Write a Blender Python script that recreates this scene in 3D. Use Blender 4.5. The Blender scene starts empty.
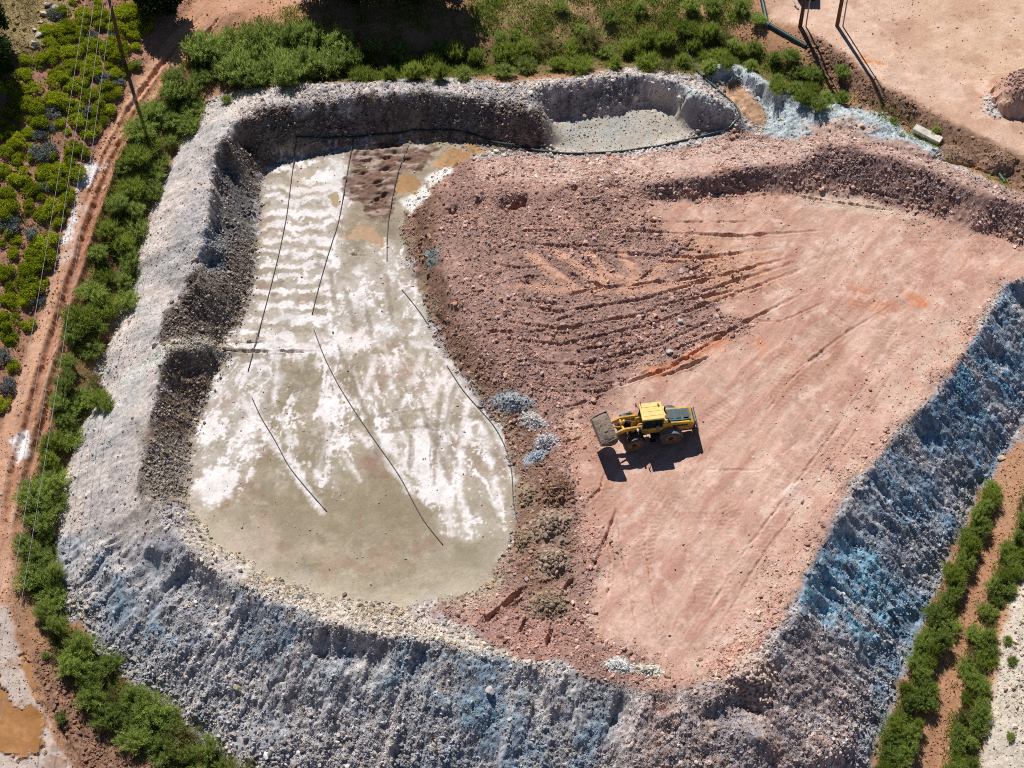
import bpy, bmesh, math, random
import numpy as np
from mathutils import Vector, Matrix

random.seed(7)
RNG = np.random.default_rng(11)
scene = bpy.context.scene
COL = scene.collection

# ------------------------------------------------------------------ camera
F = 1850.0
PITCH = math.radians(54.0)
DIST = 154.0
CAM = np.array([0.0, -DIST * math.cos(PITCH), DIST * math.sin(PITCH)])
FWD = np.array([0.0, math.cos(PITCH), -math.sin(PITCH)])
UPV = np.array([0.0, math.sin(PITCH), math.cos(PITCH)])
cam_data = bpy.data.cameras.new("camera")
cam = bpy.data.objects.new("camera", cam_data)
COL.objects.link(cam)
cam.location = CAM
cam.rotation_euler = (math.pi / 2 - PITCH, 0, 0)
cam_data.sensor_width = 36.0
cam_data.lens = 36.0 * F / 1024.0
cam_data.clip_start = 1.0
cam_data.clip_end = 2000.0
scene.camera = cam


def at(px, py, z):
    """world x, y of the point that stands at height z on the sight line"""
    px = np.asarray(px, float); py = np.asarray(py, float); z = np.asarray(z, float)
    dx = (px - 512) / F
    dv = -(py - 384) / F
    dy = FWD[1] + UPV[1] * dv
    dz = FWD[2] + UPV[2] * dv
    t = (z - CAM[2]) / dz
    return CAM[0] + t * dx, CAM[1] + t * dy


# ------------------------------------------------------------------ noise
_tables = {}


def _table(seed):
    if seed not in _tables:
        _tables[seed] = np.random.default_rng(1000 + seed).random((256, 256)).astype(np.float32)
    return _tables[seed]


def vnoise(x, y, seed):
    t = _table(seed)
    xi = np.floor(x); yi = np.floor(y)
    fx = (x - xi).astype(np.float32); fy = (y - yi).astype(np.float32)
    xi = xi.astype(np.int64) & 255; yi = yi.astype(np.int64) & 255
    x1 = (xi + 1) & 255; y1 = (yi + 1) & 255
    u = fx * fx * fx * (fx * (fx * 6 - 15) + 10)
    v = fy * fy * fy * (fy * (fy * 6 - 15) + 10)
    a = t[xi, yi]; b = t[x1, yi]; c = t[xi, y1]; d = t[x1, y1]
    return (a + (b - a) * u) * (1 - v) + (c + (d - c) * u) * v - 0.5


def fbm(x, y, scale, octs, seed, gain=0.5):
    """value noise, about -0.5 .. 0.5"""
    s = 0; amp = 1.0; tot = 0
    k = 1.0 / scale
    for o in range(octs):
        a = 0.6 * o + 0.3
        ca, sa = math.cos(a), math.sin(a)
        s = s + amp * vnoise((x * ca - y * sa) * k + 17.3 * o, (x * sa + y * ca) * k + 9.1 * o, seed + o)
        tot += amp; amp *= gain; k *= 2.03
    return s / tot


def cells(x, y, size, seed):
    """nearest jittered point: distance (in cells), second distance, random id"""
    t1 = _table(seed + 50); t2 = _table(seed + 51); t3 = _table(seed + 52)
    x = x / size; y = y / size
    xi = np.floor(x).astype(np.int64); yi = np.floor(y).astype(np.int64)
    f1 = np.full(x.shape, 9.0, np.float32); f2 = f1.copy(); idr = np.zeros(x.shape, np.float32)
    for ox in (-1, 0, 1):
        for oy in (-1, 0, 1):
            cx = (xi + ox) & 255; cy = (yi + oy) & 255
            d = np.hypot(xi + ox + t1[cx, cy] - x, yi + oy + t2[cx, cy] - y).astype(np.float32)
            near = d < f1
            f2 = np.where(near, f1, np.minimum(f2, d))
            idr = np.where(near, t3[cx, cy], idr)
            f1 = np.where(near, d, f1)
    return f1, f2, idr


def sstep(a, b, x):
    t = np.clip((x - a) / (b - a), 0, 1)
    return t * t * (3 - 2 * t)


def S(r, g, b, k=1.0):
    o = []
    for c in (r, g, b):
        c = c / 255.0
        o.append(k * (c / 12.92 if c <= 0.04045 else ((c + 0.055) / 1.055) ** 2.4))
    return np.array(o, np.float32)


# ------------------------------------------------------------------ the lie of the land
# break lines of the quarry: px, py, height above the loading floor
BREAK = [
    # loading floor
    [(600, 470, 0), (640, 560, 0), (650, 640, 0), (700, 660, 0.1), (740, 600, 0), (800, 500, .1), (860, 420, .2), (930, 345, .4), (975, 290, .5)],
    [(620, 400, 0), (700, 400, 0), (760, 340, 0), (850, 270, .2), (950, 250, .4), (1060, 262, .6)],
    [(680, 540, 0), (760, 440, 0), (850, 340, .1)],
    # older red tip, a little higher
    [(470, 225, 1.0), (560, 245, .8), (700, 250, .4), (780, 240, .3)],
    [(480, 290, .9), (560, 300, .7), (660, 310, .3), (720, 320, .05)],
    [(500, 360, .5), (560, 380, .4), (640, 360, .15)],
    # outer crest: right and bottom
    [(1065, 262, .9), (1030, 272, .9), (1003, 283, 1.0), (985, 320, .9), (940, 392, .9), (905, 425, .9), (860, 482, .9), (815, 560, .9), (798, 605, .9), (765, 655, .9),
     (720, 692, .6), (660, 692, .5), (600, 682, .5), (540, 667, .6), (480, 655, .6), (440, 642, .6), (380, 634, .6), (330, 624, .6), (270, 602, .45), (215, 572, .35), (172, 535, .5)],
    [(650, 708, .3), (700, 716, .2), (748, 728, -.2), (775, 745, -.9)],
    [(640, 768, -1.9), (690, 768, -1.6), (760, 775, -2.2), (820, 752, -3.5), (850, 740, -4.7)],
    [(775, 692, -.9), (790, 712, -1.7)],
    # left crest
    [(172, 535, .5), (142, 480, 1.3), (150, 420, 1.8), (158, 370, 2.1), (168, 350, 2.5), (158, 332, 2.2), (162, 318, 2.9), (178, 296, 2.5), (192, 278, 2.6), (199, 262, 3.2), (202, 250, 2.4), (206, 232, 3.0), (209, 215, 2.3), (212, 195, 3.1), (213, 178, 2.4), (214, 160, 2.7), (224, 138, 3.7),
     (236, 120, 2.7), (270, 106, 2.5), (300, 103, 2.3), (312, 107, 2.1), (340, 99, 2.25), (400, 92, 2.3), (450, 92, 2.25), (490, 99, 2.05), (512, 103, 1.9)],
    [(224, 165, .9), (222, 180, 1.3), (222, 197, .7), (217, 215, 1.2), (216, 234, .5), (210, 250, 1.0), (208, 266, .2), (200, 282, .6), (186, 300, .3), (172, 322, .2)],
    [(236, 146, .3), (250, 150, -.5)],
    # back rim of the top bank
    [(300, 89, 2.4), (380, 83, 2.3), (450, 85, 2.1), (500, 90, 1.9)],
    [(215, 120, 2.8), (190, 190, 2.0), (180, 240, 1.9)],
    # crest round the small upper bay
    [(512, 103, 1.9), (535, 89, 2.0), (555, 83, 2.1), (620, 73, 2.1), (647, 71, 2.1), (675, 80, 2.2), (697, 90, 2.4), (727, 105, 2.3), (738, 118, 2.0)],
    [(516, 111, 1.7), (530, 107, 1.8), (543, 113, 1.5)],
    [(682, 95, 2.2), (700, 94, 2.3), (720, 104, 2.1)],
    # bay floor
    [(548, 122, -.7), (575, 116, -.6), (622, 112, -.5), (650, 102, -.3), (672, 108, -.3), (685, 132, -.8), (640, 146, -1.1), (590, 150, -1.2), (555, 148, -1.2)],
    [(590, 130, -.9), (660, 128, -.7)],
    [(515, 148, -1.2), (540, 150, -1.2)],
    [(690, 138, -.8), (720, 132, -.4), (738, 126, .2)],
    # foot of the inner banks, round the pond
    [(510, 150, -1.2), (450, 140, -1.3), (400, 143, -1.4), (340, 150, -1.5), (300, 155, -1.5), (272, 160, -1.5), (262, 175, -1.5), (258, 210, -1.5), (256, 255, -1.5), (245, 310, -1.5), (218, 352, -1.4),
     (205, 400, -1.4), (190, 440, -1.3), (183, 490, -1.1), (205, 535, -.9), (260, 575, -.7), (340, 598, -.5), (400, 608, -.4)],
    # pond floor
    [(300, 190, -1.5), (290, 300, -1.5), (270, 420, -1.45), (300, 520, -1.2), (380, 560, -1.0), (450, 570, -.9)],
    [(370, 190, -1.5), (360, 300, -1.5), (350, 420, -1.5), (420, 500, -1.3)],
    [(430, 155, -1.3), (405, 200, -1.4), (396, 230, -1.4), (415, 290, -1.5), (440, 345, -1.5), (470, 395, -1.5), (500, 435, -1.45), (514, 480, -1.4), (508, 545, -1.1), (480, 592, -.7)],
    # top of the red tip's edge above the pond
    [(520, 170, -.4), (470, 172, -.4), (452, 190, .6), (442, 220, .8), (440, 255, .7), (458, 300, .8), (488, 350, .5), (525, 400, .2), (553, 450, 0), (575, 520, 0), (582, 600, 0)],
    [(520, 600, -.2), (560, 640, .1), (600, 660, .3)],
    [(430, 620, -.1), (480, 640, .2), (520, 655, .4)],
    # cross ridge between upper and lower pond
    [(168, 350, 2.5), (190, 347, 1.3), (208, 346, .3), (232, 347, -1.0), (300, 348, -1.35)],
    [(178, 392, .25), (186, 378, .15), (206, 368, -.8)],
    [(205, 330, .2), (222, 325, -1.0)],
    # red berm with its shaded face
    [(640, 186, .9), (660, 181, 1.5), (742, 168, 1.9), (800, 163, 2.0), (822, 144, 2.6), (857, 148, 2.8), (922, 166, 2.7), (950, 182, 2.7), (1024, 204, 2.7), (1070, 216, 2.7)],
    [(640, 200, .5), (660, 200, .3), (742, 192, .3), (800, 194, .3), (860, 198, .3), (930, 218, .4), (1000, 238, .5), (1070, 258, .6)],
    [(455, 196, .8), (500, 190, .9), (530, 192, 1.0), (600, 188, .9), (640, 186, .9)],
    [(480, 214, .9), (530, 214, .6), (600, 205, .6)],
    # upper haul road behind the berm
    [(480, 156, -1.1), (540, 158, -1.1), (600, 160, -1.0), (680, 150, -.5), (740, 142, .4), (800, 140, 1.6), (840, 134, 2.3), (900, 150, 2.5), (1000, 188, 2.6)],
    [(560, 175, -.1), (660, 168, .6), (740, 158, 1.2)],
    # blue white ridge
    [(712, 70, 1.6), (730, 64, 1.9), (748, 72, 1.9), (765, 84, 1.9), (790, 98, 2.2), (820, 106, 2.4), (860, 112, 2.5), (900, 130, 2.5), (930, 152, 2.4)],
    [(722, 82, .4), (738, 78, .3), (760, 100, .4), (770, 122, .5), (758, 134, .5), (745, 120, .3)],
    # outer toe
    [(250, 90, 1.4), (215, 96, 1.2), (196, 115, .6), (168, 160, -.4), (146, 210, -1.1), (132, 265, -1.8), (125, 300, -2.2), (104, 345, -2.6), (95, 395, -3.0), (78, 435, -3.4), (60, 490, -3.9), (54, 540, -4.5),
     (60, 600, -5.1), (90, 645, -5.8), (145, 695, -6.5), (200, 738, -6.9), (260, 778, -7.2), (400, 850, -7.5), (600, 890, -7.5), (780, 835, -7.3), (868, 775, -7.2), (893, 705, -7.0), (918, 630, -6.4), (948, 555, -5.8),
     (985, 482, -5.3), (1024, 425, -4.8), (1080, 350, -4.2)],
    [(250, 90, 1.4), (300, 84, 1.6), (360, 79, 1.6), (450, 78, 1.5), (520, 76, 1.2), (620, 68, 1.3), (690, 74, 1.4), (712, 66, 1.3)],
    # ditch with the green belt
    [(220, 65, .5), (300, 66, .3), (400, 66, .3), (500, 66, .4), (600, 56, .4), (690, 55, .6), (740, 60, .8), (800, 85, 1.0), (840, 102, 1.4), (930, 145, 1.8)],
    # left track
    [(235, 10, 3.2), (205, 18, 3.0), (170, 62, 2.4), (140, 110, 1.8), (118, 155, 1.2), (92, 220, .4), (70, 290, -.5), (48, 360, -1.4), (25, 440, -2.4), (5, 540, -3.6), (5, 600, -4.5), (15, 650, -5.2), (40, 720, -6.1), (80, 800, -7.0)],
    [(0, 640, -5.2), (0, 768, -6.4)],
    [(200, 0, 3.2), (150, 58, 2.6), (118, 108, 2.0), (95, 155, 1.4), (72, 215, .6), (50, 275, -.3), (28, 345, -1.2), (6, 420, -2.1)],
    # hill left of it
    [(100, 60, 3.3), (60, 150, 2.0), (30, 230, 1.0), (5, 320, -.4)],
    [(90, -20, 4.6), (40, 40, 4.4), (0, 130, 3.0), (-60, 240, 2.2)],
    [(-60, 60, 5.5), (-100, 200, 5.0)],
    # beyond the belt at the top
    [(260, 15, 2.8), (330, 30, 2.2), (420, 20, 2.2), (500, 20, 2.0), (600, 12, 1.9), (700, 12, 2.0), (760, 22, 2.2), (800, 52, 2.0)],
    [(200, -60, 4.0), (400, -60, 3.5), (700, -60, 2.8)],
    # yard and the brown bank below it
    [(800, 24, 2.7), (845, 55, 2.8), (880, 84, 2.8), (930, 110, 2.8), (975, 135, 2.8), (1030, 158, 2.8)],
    [(840, 20, 2.7), (900, 50, 2.7), (1000, 40, 2.7), (1040, 100, 2.8), (950, 90, 2.7)],
    [(800, -60, 3.0), (1000, -60, 3.0), (1150, 60, 3.0)],
    [(805, 60, 1.7), (842, 84, 1.5), (880, 110, 1.6), (930, 138, 1.7), (975, 165, 1.9), (1030, 192, 2.0)],
    # right foot
    [(1010, 470, -5.0), (985, 530, -5.7), (960, 610, -6.5), (945, 680, -7.1), (925, 780, -7.9)],
    [(1070, 460, -4.7), (1030, 500, -5.1), (1010, 560, -5.7), (990, 640, -6.5), (975, 700, -7.0), (960, 790, -7.8)],
    [(1080, 560, -4.6), (1030, 620, -5.2), (1015, 700, -5.8), (1010, 790, -6.5)],
    # bottom left
    [(60, 640, -5.7), (100, 700, -6.4), (150, 745, -6.9), (220, 800, -7.4)],
]

GX0, GX1, GY0, GY1 = -60.0, 60.0, -46.0, 58.0


def solve_heights():
    pts = []
    for line in BREAK:
        P = []
        for px, py, z in line:
            x, y = at(px, py, z)
            P.append((float(x), float(y), z))
        for a, b in zip(P[:-1], P[1:]):
            n = max(2, int(math.hypot(b[0] - a[0], b[1] - a[1]) / 0.15))
            for k in range(n + 1):
                t = k / n
                pts.append([a[i] + (b[i] - a[i]) * t for i in range(3)])
    pts = np.array(pts)
    prev = None
    for step, its in ((6.4, 300), (3.2, 300), (1.6, 300), (0.8, 300), (0.4, 250)):
        nx = int(round((GX1 - GX0) / step)) + 1; ny = int(round((GY1 - GY0) / step)) + 1
        ix = np.rint((pts[:, 0] - GX0) / step).astype(int); iy = np.rint((pts[:, 1] - GY0) / step).astype(int)
        ok = (ix >= 0) & (ix < nx) & (iy >= 0) & (iy < ny)
        s = np.zeros((nx, ny)); c = np.zeros((nx, ny))
        np.add.at(s, (ix[ok], iy[ok]), pts[ok, 2]); np.add.at(c, (ix[ok], iy[ok]), 1)
        fixed = c > 0
        val = np.where(fixed, s / np.maximum(c, 1), 0)
        if prev is None:
            h = np.where(fixed, val, val[fixed].mean())
        else:
            gx = np.linspace(0, prev.shape[0] - 1, nx); gy = np.linspace(0, prev.shape[1] - 1, ny)
            i0 = np.minimum(gx.astype(int), prev.shape[0] - 2); j0 = np.minimum(gy.astype(int), prev.shape[1] - 2)
            u = (gx - i0)[:, None]; v = (gy - j0)[None, :]
            h = (prev[i0][:, j0] * (1 - u) * (1 - v) + prev[i0 + 1][:, j0] * u * (1 - v)
                 + prev[i0][:, j0 + 1] * (1 - u) * v + prev[i0 + 1][:, j0 + 1] * u * v)
        for _ in range(its):
            p = np.pad(h, 1, mode='edge')
            h = 0.25 * (p[:-2, 1:-1] + p[2:, 1:-1] + p[1:-1, :-2] + p[1:-1, 2:])
            h = np.where(fixed, val, h)
        prev = h
    return prev


HG = solve_heights()
HSTEP = 0.4


def H(x, y):
    """smooth height of the land (cubic B-spline through the solved grid)"""
    gx = np.clip((np.asarray(x, float) - GX0) / HSTEP, 1.001, HG.shape[0] - 2.002)
    gy = np.clip((np.asarray(y, float) - GY0) / HSTEP, 1.001, HG.shape[1] - 2.002)
    i = gx.astype(int); j = gy.astype(int)
    u = gx - i; v = gy - j

    def w(t):
        return ((1 - t) ** 3 / 6, (3 * t ** 3 - 6 * t * t + 4) / 6, (-3 * t ** 3 + 3 * t * t + 3 * t + 1) / 6, t ** 3 / 6)
    wu = w(u); wv = w(v)
    r = 0
    for a in range(4):
        for b in range(4):
            r = r + wu[a] * wv[b] * HG[i + a - 1, j + b - 1]
    return r


def gnd(px, py):
    """world x, y, z of the ground under pixel px, py"""
    z = np.zeros(np.shape(px))
    for _ in range(40):
        x, y = at(px, py, z)
        z = 0.45 * z + 0.55 * H(x, y)
    return x, y, z


# ------------------------------------------------------------------ fine ground sheet
STEP = 0.1


def axis(a, b):
    core = np.arange(a, b + 1e-6, STEP)
    out = [0.0]; s = STEP
    while out[-1] < 420:
        s *= 1.22
        out.append(out[-1] + s)
    e = np.array(out[1:])
    return np.concatenate([(core[0] - e)[::-1], core, core[-1] + e])


XS = axis(-53.0, 53.0); YS = axis(-37.5, 50.5)
NX, NY = len(XS), len(YS)
X, Y = np.meshgrid(XS, YS, indexing='ij')
wx = fbm(X, Y, 5.0, 3, 1) * 1.3 + fbm(X, Y, 1.4, 2, 5) * 0.5
wy = fbm(X, Y, 5.0, 3, 11) * 1.3 + fbm(X, Y, 1.4, 2, 15) * 0.5
# the warp is gentle on flat made ground, so that edges there stay where they are
Z = H(X + wx * 0.8, Y + wy * 0.8).astype(np.float32)
Z0 = H(X, Y).astype(np.float32)


def subdiv(px_pts, close, step=9.0):
    out = []
    n = len(px_pts)
    for k in range(n if close else n - 1):
        a = px_pts[k]; b = px_pts[(k + 1) % n]
        m = max(1, int(math.hypot(b[0] - a[0], b[1] - a[1]) / step))
        for q in range(m):
            out.append((a[0] + (b[0] - a[0]) * q / m, a[1] + (b[1] - a[1]) * q / m))
    if not close:
        out.append(px_pts[-1])
    a = np.array(out, float)
    x, y, z = gnd(a[:, 0], a[:, 1])
    return np.stack([x, y, z], 1)


def bbox_slice(W, margin):
    i0 = np.searchsorted(XS, W[:, 0].min() - margin); i1 = np.searchsorted(XS, W[:, 0].max() + margin)
    j0 = np.searchsorted(YS, W[:, 1].min() - margin); j1 = np.searchsorted(YS, W[:, 1].max() + margin)
    return slice(max(i0, 0), min(i1 + 1, NX)), slice(max(j0, 0), min(j1 + 1, NY))


# noise that roughens every painted outline
EDGE = (fbm(X, Y, 2.2, 4, 21, 0.6) * 2).astype(np.float32)
EDGE_F = (fbm(X, Y, 0.6, 3, 27, 0.65) * 2).astype(np.float32)


def area(px_pts, soft=0.4, rough=0.8, fine=0.3):
    """mask 0..1 of the patch of ground inside an outline"""
    W = subdiv(px_pts, True, 12.0)
    m = soft + rough + fine + 0.5
    si, sj = bbox_slice(W, m)
    x = X[si, sj].astype(np.float32); y = Y[si, sj].astype(np.float32)
    d2 = np.full(x.shape, 1e9, np.float32); ins = np.zeros(x.shape, bool)
    n = len(W)
    for k in range(n):
        ax, ay = W[k, 0], W[k, 1]; bx, by = W[(k + 1) % n, 0], W[(k + 1) % n, 1]
        ex, ey = bx - ax, by - ay
        l2 = ex * ex + ey * ey + 1e-9
        t = np.clip(((x - ax) * ex + (y - ay) * ey) / l2, 0, 1)
        d2 = np.minimum(d2, (x - ax - t * ex) ** 2 + (y - ay - t * ey) ** 2)
        if ay != by:
            c = ((y >= min(ay, by)) & (y < max(ay, by)) & (x < ax + (y - ay) * ex / ey))
            ins ^= c
    sd = np.sqrt(d2) * np.where(ins, 1, -1) + EDGE[si, sj] * rough + EDGE_F[si, sj] * fine
    out = np.zeros(X.shape, np.float32)
    out[si, sj] = sstep(-soft, soft, sd)
    return out


def line(px_pts, margin=2.0):
    """(slices, distance, arc length, side) from a line on the ground"""
    W = subdiv(px_pts, False, 9.0)
    si, sj = bbox_slice(W, margin)
    x = X[si, sj].astype(np.float32); y = Y[si, sj].astype(np.float32)
    d2 = np.full(x.shape, 1e9, np.float32); s = np.zeros(x.shape, np.float32); side = np.zeros(x.shape, np.float32)
    acc = 0.0
    for k in range(len(W) - 1):
        ax, ay = W[k, 0], W[k, 1]; ex, ey = W[k + 1, 0] - ax, W[k + 1, 1] - ay
        l = math.hypot(ex, ey) + 1e-9
        t = np.clip(((x - ax) * ex + (y - ay) * ey) / (l * l), 0, 1)
        q = (x - ax - t * ex) ** 2 + (y - ay - t * ey) ** 2
        near = q < d2
        d2 = np.where(near, q, d2); s = np.where(near, acc + t * l, s)
        side = np.where(near, np.sign(ex * (y - ay) - ey * (x - ax)), side)
        acc += l
    return si, sj, np.sqrt(d2), s, side, acc


def streak(px_pts, width, soft=0.15, rough=0.2):
    """mask of a stripe along a line, tapering at its ends"""
    si, sj, d, s, side, L = line(px_pts, width + 1.2)
    w = width * np.clip(np.minimum(s, L - s) / (0.15 * L + 0.01) + 0.35, 0, 1)
    out = np.zeros(X.shape, np.float32)
    out[si, sj] = sstep(-soft, soft, w - d + EDGE[si, sj] * rough + EDGE_F[si, sj] * rough)
    return out


def groove(px_pts, width, depth, lip=0.35):
    """a rut pressed into the ground with a lip pushed up beside it"""
    si, sj, d, s, side, L = line(px_pts, width * 3 + 0.6)
    fade = np.clip(np.minimum(s, L - s) / (0.2 * L + 0.2), 0, 1)
    d = np.abs(d + EDGE_F[si, sj] * .16 + EDGE[si, sj] * .10)
    width *= .52; depth *= .95
    n = np.clip(1.1 + 2.0 * fbm(X[si, sj], Y[si, sj], 0.9, 3, 33), .35, 2)
    if width > .2: n = .75 + .25 * n
    prof = -np.exp(-(d / width) ** 2) + lip * np.exp(-((d - 1.7 * width) / (0.6 * width)) ** 2)
    Z[si, sj] += (depth * prof * fade * n).astype(np.float32)


# ------------------------------------------------------------------ zones
TOE = [(255, 88), (215, 96), (196, 115), (168, 160), (146, 210), (132, 265), (125, 300), (104, 345), (95, 395), (78, 435), (60, 490), (54, 540), (60, 600), (90, 645), (145, 695), (200, 738), (260, 778), (400, 870),
       (600, 920), (780, 850), (868, 775), (893, 705), (918, 630), (948, 555), (985, 482), (1024, 425), (1080, 350), (1110, 240), (1030, 200), (935, 156), (900, 128), (860, 108), (820, 103), (790, 95), (765, 80), (735, 62), (712, 66),
       (690, 76), (655, 66), (620, 68), (560, 78), (520, 82), (470, 78), (400, 80), (330, 84)]
POND = [(272, 158), (300, 152), (345, 148), (400, 142), (440, 140), (470, 143), (440, 165), (422, 185), (405, 205), (398, 232), (415, 285), (438, 345), (470, 393), (498, 430), (514, 480), (508, 545), (480, 590), (405, 606), (340, 598),
        (270, 577), (215, 540), (186, 498), (192, 445), (206, 400), (222, 362), (215, 352), (246, 310), (257, 255), (258, 205), (262, 172)]
RED = [(440, 142), (480, 158), (520, 157), (600, 157), (680, 150), (740, 132), (790, 140), (830, 128), (900, 145), (1000, 188), (1080, 215), (1085, 262), (1006, 284), (985, 318), (941, 388), (903, 424), (856, 480), (814, 555), (793, 600), (760, 652),
       (715, 682), (660, 690), (600, 678), (545, 660), (500, 648), (470, 628), (420, 612), (440, 596), (482, 588), (510, 545), (516, 480), (500, 430), (470, 390), (440, 342), (418, 285), (400, 232), (406, 205), (422, 185), (440, 165)]
FLOOR = [(600, 430), (645, 372), (700, 350), (745, 330), (735, 300), (750, 270), (690, 235), (640, 215), (700, 200), (800, 200), (860, 203), (930, 222), (1060, 250), (1060, 262), (1000, 286), (975, 318), (930, 385), (888, 422), (835, 482), (795, 550),
         (765, 600), (735, 640), (700, 668), (640, 655), (600, 640), (594, 610), (600, 560), (575, 480)]
TRACK = [(212, -20), (178, 30), (150, 62), (122, 108), (98, 152), (80, 195), (62, 245), (38, 320), (16, 388), (-8, 455), (-40, 560), (-40, 800), (95, 800), (62, 755), (38, 700), (22, 650), (8, 605), (12, 560), (25, 500), (42, 440), (60, 375),
         (78, 312), (96, 252), (114, 202), (132, 152), (148, 118), (172, 78), (195, 55), (225, 45), (270, 35), (310, 38), (320, 15), (300, -5), (255, -20)]
YARD = [(752, -30), (770, 20), (800, 28), (845, 58), (880, 88), (930, 113), (975, 138), (1030, 162), (1120, 200), (1150, -60)]
BROWNBANK = [(800, 28), (845, 55), (880, 84), (930, 110), (975, 135), (1040, 162), (1040, 198), (990, 178), (940, 152), (895, 122), (850, 98), (812, 62)]
HILL = [(-150, -150), (210, -40), (190, 5), (150, 58), (120, 105), (96, 152), (78, 195), (60, 245), (36, 320), (14, 388), (-10, 455), (-150, 600)]

m_toe = area(TOE, .35, .9, .5)
m_pond = area(POND, .25, .6, .4)
m_red = area(RED, .4, .8, .4) * m_toe
m_floor = area(FLOOR, 2.4, 2.8, .8)
m_track = area(TRACK, .35, .5, .3)
m_yard = area(YARD, .5, .6, .3)
m_bbank = area(BROWNBANK, .5, .6, .3)
m_hill = area(HILL, .4, .4, .2)
m_track *= 1 - m_hill
m_bank = m_toe * (1 - m_pond) * (1 - m_red)

gx = np.gradient(Z0, axis=0) / np.gradient(XS)[:, None]
gy = np.gradient(Z0, axis=1) / np.gradient(YS)[None, :]
slope = np.hypot(gx, gy)
steep = sstep(0.2, 0.5, slope) * m_toe

# ------------------------------------------------------------------ colours
A = np.empty(X.shape + (3,), np.float32)
A[:] = S(168, 128, 98)


def paint(mask, col, k=1.0):
    global A
    m = (mask * k)[..., None]
    A = A * (1 - m) + np.asarray(col, np.float32) * m


N1 = fbm(X, Y, 6.0, 4, 60); N2 = fbm(X, Y, 1.6, 4, 66, .6); N3 = fbm(X, Y, 0.45, 3, 72, .6)

c1a, c1b, c1i = cells(X + N3 * .12, Y + N3 * .12, .30, 7)
c2a, c2b, c2i = cells(X + N3 * .2, Y + N3 * .2, .62, 8)
PATCHY = (.3 + .7 * (c1i > .35)) * (.55 + .45 * (c2i > .4))

# surroundings
paint(m_hill, S(156, 114, 94))
paint(m_hill * sstep(-.1, .15, N2), S(176, 132, 108), .6)
paint(area([(20, -10), (75, -10), (70, 25), (40, 70), (15, 95), (-30, 90), (-30, 0)], .8, 1), S(150, 134, 92), .9)
paint(m_track, S(206, 160, 130))
paint(m_track * sstep(0.0, .2, N2), S(208, 168, 142), .6)
paint(m_track * sstep(0.02, .3, N1), S(178, 128, 100), .6)
paint(area([(215, 20), (260, 0), (330, 12), (345, 32), (300, 40), (240, 38)], .6, .6), S(204, 152, 122), .9)
for tp in ([(165, 72), (130, 120), (108, 170), (85, 235), (60, 312), (35, 395), (14, 470), (2, 550)], [(178, 78), (142, 126), (120, 176), (98, 240), (73, 318), (50, 400), (28, 475), (12, 555)]):
    paint(streak(tp, .55, .3, .5), S(164, 116, 90), .7)
belt_left = [(232, 48), (245, 75), (205, 85), (197, 106), (188, 134), (158, 176), (147, 215), (136, 258), (130, 300), (108, 332), (100, 365), (105, 395), (88, 412), (72, 440), (58, 490), (52, 520), (54, 560), (62, 600), (74, 628), (112, 660), (152, 702),
             (202, 742), (262, 775), (205, 778), (142, 750), (98, 710), (82, 682), (50, 635), (28, 585), (26, 540), (36, 480), (53, 430), (60, 380), (75, 330), (92, 270), (105, 215), (120, 160), (140, 125), (165, 85), (190, 60)]
m_belt = area(belt_left, .6, .5)
paint(m_belt, S(112, 92, 62), .85)
paint(area([(350, 55), (450, 50), (520, 38), (620, 32), (690, 22), (745, 45), (800, 66), (845, 100), (825, 108), (770, 88), (735, 62), (700, 78), (640, 68), (600, 70), (520, 76), (430, 80), (300, 86), (235, 92), (200, 60), (260, 35)], .6, .5), S(104, 96, 58), .9)
paint(area([(470, -40), (740, -40), (755, 15), (720, 35), (640, 40), (560, 42), (500, 50), (470, 30)], .8, 1), S(172, 142, 106), .9)
paint(area([(470, -40), (740, -40), (755, 15), (720, 35), (640, 40), (560, 42), (500, 50), (470, 30)], .8, 1) * sstep(0, .12, N2), S(128, 126, 66), .8)
paint(area([(820, 100), (935, 150), (1010, 190), (1020, 200), (930, 158), (840, 108)], .5, .5), S(176, 150, 98), .6)
paint(m_yard, S(206, 172, 150))
paint(area([(900, -30), (1150, -30), (1150, 100), (1000, 85), (920, 50)], 2, 2), S(204, 172, 144), .8)
paint(m_yard * sstep(.02, .2, N1), S(190, 150, 126), .6)
paint(m_yard * sstep(.0, .2, fbm(X * .5 + Y * .3, Y - .4 * X, 1.4, 4, 360, .6)), S(222, 192, 172), .6)
paint(m_yard * sstep(.06, .2, fbm(X, Y, 2.6, 4, 364, .6)), S(176, 136, 112), .5)
paint(m_bbank, S(140, 110, 90))
paint(area([(1020, 425), (985, 485), (960, 560), (930, 640), (905, 720), (900, 800), (1000, 800), (1000, 700), (1010, 620), (1060, 540), (1100, 430)], .5, .5), S(180, 138, 108))
paint(area([(985, 520), (965, 600), (945, 690), (920, 790), (950, 790), (960, 690), (985, 610), (1005, 540)], .4, .4), S(172, 128, 98))
paint(area([(1030, 545), (1012, 600), (1000, 640), (990, 690), (975, 800), (1150, 800), (1150, 500)], .4, .6), S(205, 192, 176))
paint(area([(60, 640), (95, 690), (140, 745), (200, 790), (110, 800), (70, 760), (45, 700), (30, 655)], .4, .6), S(146, 112, 92))
m_mud = area([(-30, 608), (6, 605), (20, 650), (36, 700), (62, 758), (95, 800), (-30, 800)], .3, .5)
paint(m_mud, S(202, 184, 172))
paint(m_mud * sstep(.05, .2, N2), S(160, 128, 108), .8)

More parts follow.
